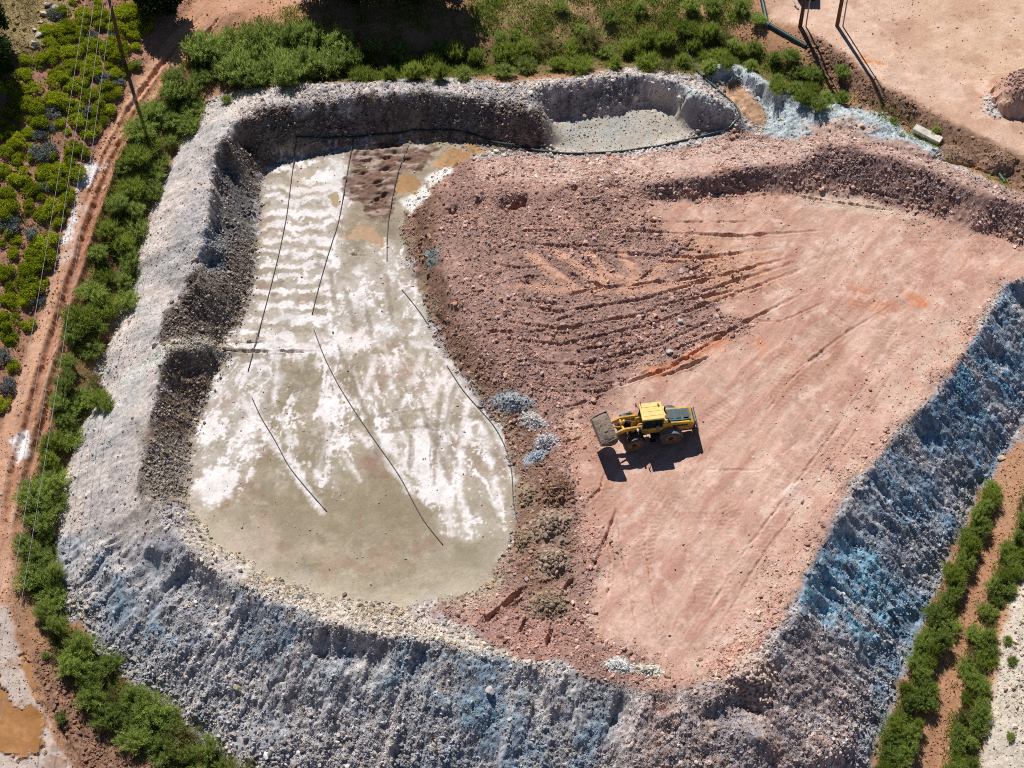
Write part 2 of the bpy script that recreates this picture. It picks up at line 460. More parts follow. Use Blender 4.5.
# grey waste rock banks
paint(m_toe, S(186, 178, 175))
paint(m_toe * sstep(-.05, .2, N1), S(170, 167, 167), .7)
paint(m_toe * sstep(.02, .18, N2), S(198, 186, 178), .6)
left_bank = area([(255, 88), (196, 115), (146, 210), (125, 300), (95, 395), (60, 490), (54, 560), (110, 640), (180, 560), (140, 480), (155, 400), (160, 325), (205, 235), (215, 150)], 1.0, .8)
paint(left_bank * sstep(-.1, .2, fbm(X, Y, 3.5, 3, 80)), S(208, 195, 186), .75)
paint(left_bank * sstep(.0, .2, fbm(X, Y, 2.5, 4, 84)), S(180, 178, 176), .6)
# cream haul edge at the south crest
paint(area([(178, 540), (230, 580), (300, 602), (400, 610), (470, 630), (520, 660), (500, 668), (440, 642), (350, 630), (270, 606), (205, 580), (165, 545)], .5, .5), S(206, 194, 180), .85)
# right bank, blue grey copper rock
BLUE = np.array([.17, .29, .42], np.float32)
DBLUE = np.array([.09, .26, .42], np.float32)
rb = area([(1060, 262), (1005, 285), (985, 322), (940, 394), (905, 428), (862, 484), (815, 562), (800, 605), (766, 660), (800, 720), (860, 770), (893, 705), (918, 630), (948, 555), (985, 482), (1024, 425), (1080, 350)], .5, .6)
paint(rb, np.array([.32, .34, .39]), .8)
paint(rb * sstep(-.2, .08, fbm(X, Y, 4.0, 4, 88)) * (.4 + .6 * PATCHY), BLUE, .95)
paint(area([(955, 360), (935, 400), (908, 432), (925, 455), (990, 440), (1024, 400), (1030, 340)], 1.2, 1.2) * sstep(-.3, .05, N2) * (.5 + .5 * PATCHY), DBLUE, .95)
paint(area([(805, 570), (800, 605), (825, 625), (880, 650), (910, 600), (880, 555), (845, 520)], 1.0, 1.2) * sstep(-.3, .05, N2) * (.5 + .5 * PATCHY), np.array([.20, .43, .58]), .95)
paint(area([(868, 490), (850, 520), (895, 560), (940, 520), (930, 470)], 1.0, 1.2), BLUE, .5)
# bottom bank
bb = area([(54, 540), (60, 600), (145, 695), (260, 778), (400, 870), (600, 920), (780, 850), (860, 775), (766, 660), (720, 695), (600, 685), (480, 658), (330, 627), (215, 575), (172, 538)], .6, .6)
paint(bb, np.array([.49, .475, .47]), .75)
paint(bb * sstep(.0, .15, fbm(X, Y, 3.0, 4, 92)), np.array([.32, .355, .405]), .6)
for poly in ([(375, 640), (440, 652), (500, 662), (520, 700), (480, 740), (420, 715), (380, 690)], [(480, 700), (540, 720), (600, 735), (640, 790), (520, 800), (400, 770)], [(240, 600), (300, 625), (350, 640), (330, 690), (270, 670), (230, 640)],
             [(100, 560), (150, 600), (200, 640), (170, 660), (110, 620)], [(570, 720), (620, 715), (640, 745), (600, 775), (560, 760)]):
    paint(area(poly, 1.2, 1.4) * sstep(-.25, .08, N2) * (.4 + .6 * PATCHY), np.array([.16, .30, .42]), .7)
pr = area([(640, 690), (766, 655), (800, 640), (850, 690), (865, 760), (780, 850), (640, 850), (600, 760)], 1.2, 1.2)
paint(pr, np.array([.45, .345, .31]), .8)
paint(pr * sstep(0, .15, N2), np.array([.36, .25, .225]), .6)
paint(area([(800, 605), (830, 640), (870, 670), (880, 720), (800, 730), (760, 690), (768, 655)], .8, 1.0), np.array([.34, .28, .28]), .75)
si, sj, cd, cs, cside, cL = line([(1065, 262), (1003, 283), (985, 320), (940, 392), (905, 425), (860, 482), (815, 560), (798, 605), (765, 655), (720, 692), (660, 692), (600, 682), (540, 667), (480, 655), (380, 634), (330, 624), (270, 602), (215, 572), (172, 535), (140, 480)], 24.0)
fines = np.zeros(X.shape, np.float32)
fines[si, sj] = fbm(cs + 1.5 * N2[si, sj], cd * .12, .9, 4, 340, .65)
paint((bb + rb) * sstep(.04, .2, fines), S(208, 200, 198), .55)
paint((bb + rb) * sstep(.04, .2, -fines) * PATCHY, np.array([.22, .25, .31]), .55)
# inner banks: dark damp rock, with the top bank's shade painted in
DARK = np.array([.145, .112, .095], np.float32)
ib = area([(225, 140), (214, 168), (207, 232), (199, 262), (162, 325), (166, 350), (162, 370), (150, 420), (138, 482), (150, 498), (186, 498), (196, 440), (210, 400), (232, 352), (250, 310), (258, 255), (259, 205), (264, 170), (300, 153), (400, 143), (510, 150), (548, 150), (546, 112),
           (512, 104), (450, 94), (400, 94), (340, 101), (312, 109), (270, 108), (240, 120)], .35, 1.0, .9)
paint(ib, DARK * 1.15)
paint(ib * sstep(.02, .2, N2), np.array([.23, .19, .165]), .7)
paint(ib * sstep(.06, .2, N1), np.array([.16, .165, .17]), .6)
paint(area([(140, 425), (192, 430), (200, 470), (188, 505), (145, 505)], 1.4, 1.4), S(158, 148, 136), .7)
paint(area([(165, 345), (215, 345), (215, 400), (200, 440), (150, 440), (152, 400)], 1.0, 1.0) * sstep(-.05, .12, N2), S(122, 98, 80), .6)
paint(area([(205, 225), (196, 258), (205, 272), (228, 268), (222, 215)], .5, .6), np.array([.2, .27, .33]), .6)
paint(streak([(150, 362), (168, 348), (192, 345), (215, 344)], .55, .25, .3), S(198, 192, 178), .9)
paint(streak([(120, 385), (140, 370), (168, 349)], .9, .5, .5), S(196, 198, 190), .7)
# upper bay
paint(area([(545, 124), (580, 116), (640, 108), (670, 84), (700, 100), (690, 135), (640, 150), (580, 152), (548, 150)], .4, .5), S(190, 182, 168), .95)
paint(area([(545, 124), (580, 116), (640, 108), (690, 135), (640, 150), (580, 152)], .4, .5) * sstep(0, .15, N2), S(168, 172, 170), .6)
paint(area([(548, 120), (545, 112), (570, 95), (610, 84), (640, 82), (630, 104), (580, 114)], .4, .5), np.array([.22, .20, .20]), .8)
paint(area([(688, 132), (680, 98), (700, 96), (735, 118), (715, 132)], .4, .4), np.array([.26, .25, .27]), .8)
paint(area([(655, 74), (700, 90), (735, 110), (738, 122), (715, 112), (690, 98), (668, 92)], .4, .4), S(196, 200, 200), .8)
# blue white ridge
wr = area([(712, 70), (732, 62), (750, 70), (768, 82), (795, 96), (830, 102), (862, 108), (905, 128), (940, 152), (930, 158), (880, 142), (830, 134), (790, 140), (760, 138), (770, 118), (758, 96), (738, 78), (722, 84)], .3, .5)
paint(wr, S(176, 185, 188))
paint(wr * sstep(.03, .2, N2), S(158, 172, 182), .6)
paint(area([(800, 128), (850, 120), (880, 130), (840, 138)], .5, .6), S(200, 165, 145), .7)

# red tip and loading floor
paint(m_red, S(158, 126, 114))
paint(m_red * sstep(-.02, .2, N2), S(174, 140, 128), .6)
paint(m_red * sstep(.03, .25, N1), S(138, 108, 100), .6)
road = area([(470, 158), (600, 158), (690, 150), (740, 134), (790, 142), (830, 128), (900, 146), (1000, 190), (1080, 216), (1020, 205), (950, 180), (860, 146), (825, 142), (800, 160), (742, 166), (650, 182), (560, 182), (480, 180)], .6, .6)
paint(road, S(190, 160, 147), .85)
paint(road * sstep(0, .2, N2), S(186, 168, 158), .5)
paint(area([(640, 184), (742, 170), (800, 165), (822, 147), (857, 150), (922, 168), (950, 184), (1024, 206), (1070, 220), (1070, 250), (1000, 236), (930, 214), (860, 196), (800, 192), (742, 190), (650, 198)], .4, .6), np.array([.25, .165, .15]), .85)  # shade on the berm's camera side, put into the ground colour
paint(m_floor * m_red, S(196, 158, 139))
paint(m_floor * m_red * sstep(.0, .22, fbm(X, Y, 4.5, 4, 100)), S(207, 172, 154), .7)
paint(m_floor * m_red * sstep(.04, .22, fbm(X, Y, 3.5, 4, 104)), S(190, 146, 128), .6)
paint(area([(660, 200), (800, 200), (930, 225), (1040, 252), (930, 262), (820, 260), (740, 240)], 1.5, 1.5) * m_red, S(196, 158, 138), .6)
paint(area([(800, 196), (860, 198), (920, 218), (870, 215), (800, 206)], .4, .5), S(204, 186, 166), .7)
paint(area([(680, 235), (740, 238), (790, 262), (770, 290), (735, 300), (700, 270)], 1.0, 1.2), S(204, 158, 128), .6)
for poly, c, k in (([(905, 290), (925, 296), (930, 308), (912, 306)], (205, 120, 70), .8), ([(845, 285), (870, 292), (905, 305), (895, 318), (850, 305)], (200, 125, 90), .6), ([(645, 372), (690, 350), (720, 340), (735, 338), (700, 356), (660, 376)], (205, 130, 90), .85),
                   ([(745, 340), (765, 340), (760, 350)], (205, 130, 85), .7), ([(800, 300), (845, 330), (835, 375), (815, 390), (790, 380), (820, 340)], (152, 118, 94), .55), ([(780, 480), (808, 482), (810, 502), (788, 506)], (224, 206, 198), .9),
                   ([(560, 430), (600, 420), (610, 470), (605, 520), (580, 500)], (182, 136, 116), .6), ([(575, 520), (615, 500), (605, 560), (590, 590)], (190, 148, 130), .6), ([(585, 438), (575, 412), (562, 420), (568, 438)], (214, 178, 156), .8),
                   ([(735, 625), (760, 615), (775, 635), (750, 640)], (196, 200, 204), .6), ([(715, 630), (730, 640), (720, 668), (700, 662)], (210, 190, 180), .7), ([(742, 570), (770, 560), (785, 590), (760, 605), (745, 590)], (182, 158, 134), .7)):
    paint(area(poly, .5, .6, .4), S(*c), k)
# mottling and drag streaks of the loader's comings and goings
ua = X * math.cos(math.radians(52)) + Y * math.sin(math.radians(52)); ub = -X * math.sin(math.radians(52)) + Y * math.cos(math.radians(52))
STRK = fbm(ua / 7.0 + .1 * N1, ub + 1.5 * N1, .75, 4, 310, .6)
fl = m_floor * m_red
paint(fl * sstep(.0, .2, STRK), S(178, 130, 113), .65)
paint(fl * sstep(.04, .25, -STRK), S(216, 182, 166), .5)
paint(fl * sstep(.05, .25, fbm(X, Y, 1.8, 4, 316, .65)), S(182, 146, 130), .55)
paint(fl * sstep(.05, .25, fbm(X + 50, Y, 1.2, 4, 316, .65)), S(224, 196, 182), .5)
Z += (fl * .10 * STRK).astype(np.float32)
TYRE = ([(612, 458), (600, 500), (612, 560), (650, 600), (690, 640)], [(690, 432), (740, 400), (800, 350), (870, 310), (960, 270)], [(700, 440), (760, 420), (810, 360), (880, 290), (950, 250), (1040, 245)], [(690, 432), (720, 460), (730, 520), (700, 600), (668, 655)], [(640, 470), (680, 520), (740, 520), (790, 470), (850, 400), (900, 330)],
        [(700, 300), (760, 290), (830, 260), (900, 240), (1000, 240)], [(720, 640), (735, 580), (780, 500), (840, 430)], [(660, 640), (640, 580), (650, 520), (690, 470), (750, 440)])
for tp in TYRE:
    for off in (-6, 6):
        q = [(x_ + off * .8, y_ + off * .7) for x_, y_ in tp]
        si, sj, d, s, side, L_ = line(q, 1.2)
        tread = .65 + .35 * np.sign(np.sin(s * 2 * math.pi / .42 + side * d * 6))
        msk = np.zeros(X.shape, np.float32)
        msk[si, sj] = sstep(.38, .24, d + .06 * EDGE_F[si, sj]) * np.clip(.5 + 2.2 * fbm(X[si, sj], Y[si, sj], 2.5, 3, 370), 0, 1) * tread
        paint(msk * fl, S(172, 132, 114), .6)
        Z -= (.05 * msk * fl).astype(np.float32)
rim_c = area([(1003, 290), (978, 320), (933, 390), (893, 428), (843, 485), (803, 560), (768, 645), (715, 684), (630, 680), (660, 664), (705, 650), (735, 600), (765, 545), (808, 480), (868, 412), (918, 350), (958, 296)], .9, 1.4, .6) * m_red
paint(rim_c, S(196, 160, 142), .7)
paint(rim_c * sstep(0, .15, N2), S(176, 136, 120), .6)
paint(rim_c * sstep(0, .15, -N2), S(206, 184, 166), .5)
# darker brown edge of the tip above the pond
paint(area([(405, 205), (430, 180), (440, 215), (432, 250), (452, 310), (490, 365), (540, 420), (560, 470), (575, 540), (560, 600), (515, 600), (512, 540), (518, 480), (500, 428), (470, 388), (440, 342), (418, 285), (402, 235)], .5, .8), S(134, 104, 86), .85)
paint(area([(412, 210), (428, 200), (436, 250), (446, 310), (480, 375), (470, 385), (442, 338), (420, 280)], .5, .6), S(112, 82, 68), .6)
paint(area([(475, 600), (530, 590), (575, 600), (600, 655), (570, 665), (520, 652), (480, 632)], .5, .6), S(164, 128, 116), .9)
paint(area([(425, 250), (440, 248), (438, 262), (428, 266)], .2, .3), S(120, 140, 138), .7)

# ---- pond floor: khaki mud under a broken crust of salt
MUD = S(155, 143, 122); SALT = S(232, 224, 222)
m_pondp = area(POND, 1.5, 1.6, .9)
paint(m_pondp, MUD)
paint(m_pond * sstep(0, .2, N1), S(168, 153, 132), .7)
paint(m_pond * sstep(.02, .2, fbm(X, Y, 2.5, 3, 110)), S(142, 130, 110), .6)
paint(m_pond * sstep(.02, .16, fbm(X, Y, 1.4, 4, 390, .62)), S(134, 120, 96), .55)
paint(m_pond * sstep(.06, .2, fbm(X + 20, Y, .7, 4, 394, .65)), S(176, 164, 146), .6)
paint(m_pond * sstep(.08, .2, fbm(X, Y + 31, 2.0, 4, 398, .62)), S(150, 118, 98), .5)
paint(area([(300, 470), (400, 480), (440, 520), (400, 540), (330, 530), (270, 520)], 1.6, 1.4), S(140, 126, 100), .6)
paint(area([(190, 500), (230, 530), (280, 565), (345, 585), (430, 590), (480, 570), (490, 600), (400, 612), (320, 604), (250, 580), (195, 545)], 1.4, 1.2), S(186, 174, 152), .6)
paint(area([(420, 480), (515, 470), (508, 545), (470, 590), (420, 580), (440, 540)], .8, 1), S(166, 154, 134), .6)
paint(area([(220, 525), (270, 520), (290, 560), (240, 560)], 1, 1), S(186, 168, 152), .6)
paint(area([(275, 520), (315, 518), (318, 540), (285, 546)], .8, .8), S(136, 124, 104), .7)
paint(area([(455, 545), (480, 548), (478, 565), (452, 562)], .6, .6), S(136, 126, 104), .6)
salt = np.full(X.shape, -1.0, np.float32)
for poly, v in (([(262, 160), (350, 150), (352, 240), (395, 240), (430, 300), (436, 345), (330, 352), (212, 352), (250, 305), (260, 240)], 1.02), ([(205, 365), (255, 348), (280, 372), (262, 430), (252, 478), (215, 505), (190, 498), (195, 440)], .98), ([(345, 345), (440, 345), (512, 470), (506, 548), (450, 540), (380, 440)], .72),
                ([(255, 350), (345, 345), (380, 440), (340, 500), (280, 480), (265, 430)], .5), ([(190, 478), (225, 470), (235, 500), (200, 506)], .9), ([(330, 160), (350, 160), (345, 215), (325, 215)], 1.1), ([(400, 430), (430, 440), (450, 490), (430, 510)], .9)):
    salt += area(poly, 1.2, 1.0) * (v + .22)
wob = fbm(X, Y, 3.0, 3, 120)
pcx, pcy, _z = gnd(352, 262)
pth = np.arctan2(X - pcx, -(Y - pcy)); prr = np.hypot(X - pcx, Y - pcy)


def ridge(x, y, scale, seed, octs=3, sharp=7.0):
    v = 0; a = 1.0; t = 0
    for o in range(octs):
        n = np.abs(vnoise(x / scale + 5.1 * o, y / scale + 3.7 * o, seed + o)) * 2
        v = v + a * np.clip(1 - n * sharp * .5, 0, 1); t += a
        a *= .7; scale *= .55
    return v / t


pat = fbm(X + wob, Y * .7, 1.3, 4, 124, .62) * 1.5
lowp = area([(200, 352), (440, 346), (520, 470), (512, 560), (470, 600), (180, 560)], 1.5, 1.0)
vein = ridge(pth * 13 + N1 * 2.2 + N2 * .7, prr * .16 + N2 * .5, 1.25, 131, 3, 5.0)
netv = ridge(X + N1 * 2.0 + N2 * 1.1, Y * .75 + N2 * 1.3, 1.5, 137, 3, 5.0)
fine_v = ridge(pth * 22 + N1 * 2.4 + N2 * 1.2, prr * .3 + N2 * .9, .8, 143, 2, 6.0)
V = lowp * (.72 * vein + .42 * fine_v) + (1 - lowp) * (.75 * netv + .4 * ridge(X + N2 * 1.4, Y + N2 * 1.4, .7, 149, 2, 6.0))
bands = np.sin((Y + N2 * 2.4 + N1 * 2.0 + .04 * X) * 2 * math.pi / 1.6) * .85 * area([(258, 165), (330, 158), (330, 335), (240, 340)], 1.0, .6)
strk = np.zeros(X.shape, np.float32)
for pts, w in (([(280, 352), (276, 377), (274, 402), (285, 425), (292, 450), (297, 470), (315, 505)], .22), ([(242, 397), (265, 432), (290, 465), (322, 512)], .34), ([(315, 330), (322, 357), (340, 390), (350, 407)], .25), ([(345, 402), (335, 435), (345, 455), (360, 480)], .2),
               ([(330, 427), (320, 460), (316, 484)], .22), ([(375, 355), (367, 385), (355, 402)], .22), ([(355, 430), (377, 455), (400, 475), (415, 497)], .3), ([(372, 428), (395, 453), (418, 478)], .35), ([(200, 344), (250, 346), (325, 348)], .45), ([(385, 345), (390, 382), (398, 397)], .2),
               ([(448, 370), (430, 400), (415, 440), (408, 472)], .28), ([(455, 378), (445, 420), (440, 460), (446, 505), (452, 535)], .3), ([(468, 400), (464, 440), (458, 490), (468, 530)], .25), ([(480, 420), (492, 468), (500, 515)], .3), ([(425, 350), (410, 385), (398, 420)], .22), ([(395, 440), (440, 435)], .15),
               ([(380, 415), (425, 410)], .15), ([(405, 340), (440, 350), (470, 392), (500, 432), (513, 480)], .3), ([(190, 490), (215, 480), (232, 500)], .4)):
    strk = np.maximum(strk, streak(pts, w * .9, .3, .3))
N4 = fbm(X, Y, .22, 2, 300, .7)
bands_c = np.clip(bands * 1.3 + .5 * N3 * (np.abs(bands) > .02), -.8, .8)
base_s = salt - .3 * area([(190, 515), (300, 515), (420, 540), (500, 555), (500, 620), (190, 620)], 1.5, 1.0)
veil = .44 * sstep(-.6, .65, base_s + .35 * bands_c + .75 * pat + .45 * N2 + .35 * N4)
vmask = sstep(.54, .76, V + .45 * bands_c + .40 * base_s + .40 * pat + .45 * N4 + .35 * N3 + .2 * N2 + .33 - .15 * (1 - lowp) - .03) * sstep(-.95, -.35, base_s + .2 * pat)
vmask = np.maximum(vmask, strk * np.clip(.75 + 1.2 * N3 + .8 * N4, 0, 1))
m_salt = (1 - (1 - veil) * (1 - .92 * vmask)) * m_pond
m_salt *= 1 - .8 * area([(352, 150), (400, 145), (400, 190), (390, 215), (372, 215), (352, 200), (345, 175)], .5, .6)
for poly in ([(342, 245), (372, 246), (368, 262), (352, 268), (338, 258)], [(264, 172), (322, 172), (322, 186), (264, 188)], [(390, 295), (402, 297), (402, 312), (390, 314)], [(402, 318), (420, 318), (420, 326), (402, 326)], [(405, 345), (420, 350), (412, 380), (398, 372)], [(360, 440), (380, 455), (385, 475), (365, 465)],
             [(285, 360), (318, 358), (322, 400), (300, 425), (285, 400)], [(295, 425), (330, 415), (322, 470), (300, 460)], [(350, 350), (370, 350), (362, 385), (350, 380)], [(372, 375), (390, 375), (385, 395), (370, 392)]):
    m_salt *= 1 - .75 * area(poly, .4, .4)
paint(m_salt, SALT)
paint(m_salt * sstep(-.05, .2, fbm(X, Y, 1.2, 3, 130)), S(198, 195, 190), .6)
paint(vmask * m_pond * sstep(.02, .2, fbm(X + 9, Y, 2.6, 4, 380, .6)), S(240, 234, 233), .7)
paint(m_salt * sstep(.05, .25, N1), S(226, 212, 206), .6)
bm = area([(340, 150), (370, 145), (405, 141), (438, 150), (424, 166), (402, 176), (398, 196), (388, 218), (368, 214), (356, 200), (344, 186), (350, 168)], .35, 1.1, .8)
paint(bm, S(112, 80, 67), .85)
paint(bm * sstep(.04, .2, fbm(X, Y * 1.6, .9, 3, 350)), S(176, 156, 142), .7)
m_stain = area([(362, 455), (380, 455), (392, 480), (370, 478)], .6, .5)
paint(m_stain, S(140, 104, 90), .5)
for q in ([(398, 412), (412, 440), (410, 474)], [(422, 408), (434, 440), (434, 484)], [(378, 415), (428, 409)], [(383, 431), (442, 424)], [(441, 393), (436, 440), (450, 484)], [(455, 385), (446, 420), (430, 470)], [(338, 345), (352, 380), (372, 430), (384, 470)], [(282, 370), (300, 374), (318, 370)], [(284, 384), (302, 388), (320, 383)], [(365, 300), (372, 340)], [(345, 290), (356, 330)], [(330, 270), (336, 310)], [(385, 270), (392, 320)]):
    paint(streak(q, .2, .14, .2) * m_pond, S(140, 126, 108), .7)
# salt blown out along the dirt track and at the pond's shore
for poly in ([(80, 168), (92, 160), (100, 168), (92, 182), (80, 192), (76, 182)], [(60, 232), (68, 222), (74, 205), (76, 220), (70, 240), (61, 243)], [(14, 440), (26, 430), (28, 455), (16, 462)]):
    paint(area(poly, .25, .5, .5), S(240, 232, 230), .95)
paint(area([(76, 160), (108, 160), (110, 182), (80, 215), (62, 270), (60, 240)], .8, .8) * sstep(.0, .1, N2), S(222, 206, 196), .6)
for poly in ([(400, 200), (425, 185), (428, 195), (412, 214)], [(425, 178), (450, 165), (452, 172), (430, 186)]):
    paint(area(poly, .25, .4), S(228, 220, 214), .9)

# ------------------------------------------------------------------ small relief
rub = np.clip(.30 * m_hill + .12 * m_track + .5 * m_bbank + .05 * m_yard + .25 * (1 - m_toe) * (1 - m_hill) * (1 - m_track) * (1 - m_yard), 0, 1)
rimb = area([(1003, 290), (978, 320), (933, 390), (893, 428), (843, 485), (803, 560), (768, 645), (715, 684), (630, 680), (660, 664), (705, 650), (735, 600), (765, 545), (808, 480), (868, 412), (918, 350), (958, 296)], .9, 1.4, .6) * (m_red > .4)
rub = np.maximum(rub, .8 * rimb)
rub = np.maximum(rub, m_bank * (1 - .5 * left_bank))
rub = np.where(m_red > .5, np.maximum(0.5 * (1 - m_floor) + .06, steep * .85), rub)
rub = np.where(m_pond > .5, .04, rub)
rub = np.maximum(rub, ib * .95)
bay = area([(545, 124), (580, 116), (640, 108), (672, 92), (700, 104), (692, 135), (640, 150), (580, 152), (548, 150)], .4, .4)
rub = rub * (1 - .85 * bay) * (1 - .2 * wr)
rub = np.maximum(rub, .6 * area([(60, 640), (95, 690), (140, 745), (200, 790), (110, 800), (70, 760), (45, 700), (30, 655)], .4, .6))
rub = np.maximum(rub, .4 * area([(1030, 545), (1012, 600), (1000, 640), (990, 690), (975, 800), (1150, 800), (1150, 500)], .4, .6))
RIDGES = ([(528, 254), (576, 290)], [(555, 250), (608, 290)], [(587, 249), (607, 277), (636, 283)], [(620, 250), (638, 278)], [(612, 292), (680, 285), (730, 277)], [(650, 270), (690, 255), (735, 262), (760, 285)], [(640, 285), (665, 268), (690, 252)], [(700, 300), (745, 290), (790, 268)], [(520, 285), (560, 290), (610, 292)])
ridge_m = np.zeros(X.shape, np.float32)
for q in RIDGES: ridge_m = np.maximum(ridge_m, streak(q, .42, .25, .15))
rub = rub * (1 - .8 * ridge_m)
rub = rub.astype(np.float32)
far = sstep(0, 6, np.maximum(np.maximum(-53 - X, X - 53), np.maximum(-37.5 - Y, Y - 50.5)))
rub *= 1 - far
bumps = np.maximum(0, .55 - c1a) * .20 * (c1i > .35) + np.maximum(0, .42 - c2a) * .26 * (c2i > .80)
Z += rub * (bumps + .09 * N3 + .15 * N2 + .18 * steep * fbm(X, Y, 2.2, 3, 140))
Z += (.10 * N2 * (m_track + .5 * m_yard + .7 * m_floor * m_red + .35 * m_pond) + .03 * N3 * (1 - m_pond)).astype(np.float32)
Z += (rub * .075 * (RNG.random(X.shape) - .5) + (.012 + .012 * m_red) * (RNG.random(X.shape) - .5) * (m_toe > .5)).astype(np.float32)
Z += (wr * (.9 * np.abs(fbm(X, Y, 2.0, 4, 400, .6)) + .3 * fbm(X, Y, .7, 3, 404))).astype(np.float32)
# slumps and rills running down the long outer banks
crest_px = [(1065, 262), (1003, 283), (985, 320), (940, 392), (905, 425), (860, 482), (815, 560), (798, 605), (765, 655), (720, 692), (660, 692), (600, 682), (540, 667), (480, 655), (380, 634), (330, 624), (270, 602), (215, 572), (172, 535), (140, 480), (150, 420), (166, 350), (198, 262), (214, 165), (238, 118)]
si, sj, cd, cs, cside, cL = line(crest_px, 24.0)
outer = np.zeros(X.shape, np.float32)
outer[si, sj] = np.exp(-((cd - 5.0) / 5.5) ** 2)
rill = np.zeros(X.shape, np.float32)
xa, ya = X[si, sj], Y[si, sj]
wv = fbm(xa, ya, 3.0, 3, 150) * 2.0
rill[si, sj] = (np.abs(fbm(cs * 1.0 + wv, cd * .22, 1.5, 3, 154)) * 1.6 - .2) + .7 * (np.abs(fbm(cs + wv * .5, cd * .2 + 40, .6, 2, 158)) - .12)
lump = fbm(X, Y, 3.2, 3, 160) * 1.5 + fbm(X, Y, 1.1, 4, 164, .6) * .8
sh = np.maximum(rb, bb) * outer * steep
Z += (sh * (.58 * rill + .42 * lump + .12 * N3 + .12 * N2)).astype(np.float32)
Z += (steep * left_bank * (.18 * rill + .22 * lump)).astype(np.float32)
# bites out of the crest: short scarps below it
bite = np.zeros(X.shape, np.float32)
bn = fbm(cs, cd * .4, 2.4, 3, 170)
bite[si, sj] = sstep(.02, .2, bn) * np.exp(-((cd - 1.6) / 1.3) ** 2)
Z -= (bite * np.maximum(rb, bb) * m_bank * .8).astype(np.float32)
# ruts and ridges left by the machines
for p, w, d in (([(616, 289), (652, 282), (670, 282), (722, 274)], .22, .42), ([(649, 307), (684, 301), (737, 290)], .22, .45), ([(690, 308), (729, 299)], .18, .3), ([(635, 283), (656, 267)], .2, .3), ([(677, 277), (704, 265)], .2, .3), ([(703, 257), (729, 257)], .2, .35), ([(724, 269), (742, 287)], .2, .2),
                ([(732, 266), (752, 286)], .2, .2), ([(670, 351), (712, 335), (742, 332)], .2, .4), ([(660, 377), (690, 366), (717, 352)], .2, .35), ([(507, 281), (547, 275)], .2, .35), ([(550, 322), (582, 314)], .2, .3), ([(565, 296), (600, 288), (634, 285)], .2, .35), ([(527, 587), (505, 605), (482, 624)], .35, .8),
                ([(527, 618), (519, 634)], .25, .5), ([(553, 620), (548, 648)], .25, .55), ([(575, 576), (563, 592)], .25, .5), ([(555, 410), (580, 404), (606, 396)], .2, .3), ([(556, 443), (575, 440), (584, 436)], .15, .35), ([(520, 245), (620, 246)], .18, .25), ([(500, 232), (580, 230)], .18, .25), ([(600, 222), (760, 222)], .15, .15),
                ([(430, 310), (455, 330)], .2, .25), ([(520, 300), (560, 305)], .2, .25), ([(585, 260), (600, 272)], .25, .3), ([(608, 254), (640, 264)], .25, .3), ([(800, 190), (860, 188), (930, 205)], .15, .3), ([(700, 192), (800, 197), (900, 212)], .18, .35), ([(845, 480), (815, 530)], .12, .1), ([(700, 660), (760, 560), (850, 440), (900, 360)], .2, .1),
                ([(683, 655), (742, 555), (832, 435), (885, 352)], .2, .1), ([(640, 640), (625, 560), (615, 500)], .2, .12), ([(660, 640), (648, 560), (640, 500)], .2, .12), ([(790, 375), (850, 330), (900, 300)], .2, .12), ([(820, 305), (850, 325)], .2, .1),
                ([(165, 72), (130, 120), (108, 170), (85, 235), (60, 312), (35, 395), (14, 470), (2, 550)], .6, .42), ([(178, 78), (142, 126), (120, 176), (98, 240), (73, 318), (50, 400), (28, 475), (12, 555)], .55, .4), ([(205, 10), (165, 60), (130, 108), (105, 158), (78, 225)], .4, .3), ([(222, 15), (190, 55)], .25, .2),
                ([(352, 163), (398, 156)], .28, .16), ([(350, 176), (396, 166)], .28, .16), ([(356, 190), (392, 178)], .28, .16), ([(360, 150), (400, 147)], .28, .16), ([(366, 205), (390, 192)], .28, .16), ([(215, 350), (262, 352), (320, 351)], .2, .25), ([(215, 341), (270, 341)], .2, -.2),
                ([(345, 254), (368, 256)], .12, .2), ([(398, 415), (412, 440), (410, 470)], .2, .12), ([(420, 410), (432, 440), (432, 480)], .2, .12), ([(382, 412), (412, 408)], .12, .12), ([(300, 545), (316, 546)], .15, .12),
                ([(50, 705), (70, 745), (95, 790)], .25, .3), ([(36, 690), (55, 735), (75, 790)], .2, -.15), ([(870, 20), (905, 60), (915, 75)], .2, .12), ([(890, 15), (900, 30)], .15, .15)):
    groove(p, w, d)
for p, w, d in (([(560, 268), (590, 283), (612, 291)], .22, .28), ([(583, 244), (607, 262), (620, 270)], .22, .25), ([(480, 262), (520, 268), (556, 266)], .18, .2), ([(470, 330), (520, 333), (575, 328), (620, 322)], .2, .3), ([(560, 352), (620, 345), (668, 333)], .2, .28), ([(545, 378), (600, 372), (645, 360)], .18, .25),
                ([(575, 388), (620, 382), (655, 368)], .16, .2), ([(640, 262), (672, 250), (700, 250)], .2, .25), ([(655, 262), (690, 262), (712, 258)], .2, .25), ([(604, 236), (650, 240), (690, 238)], .18, .2), ([(712, 300), (760, 290), (800, 270)], .16, .15), ([(730, 320), (780, 322), (830, 300)], .16, .12),
                ([(600, 520), (612, 560), (606, 610)], .2, .2), ([(618, 505), (606, 540), (590, 575)], .22, .22), ([(585, 505), (600, 490), (606, 470)], .16, .2), ([(760, 420), (790, 380), (830, 345)], .16, .12), ([(700, 470), (760, 470), (800, 440)], .14, .1), ([(655, 500), (690, 560), (700, 620)], .16, .1)):
    groove(p, w, d)
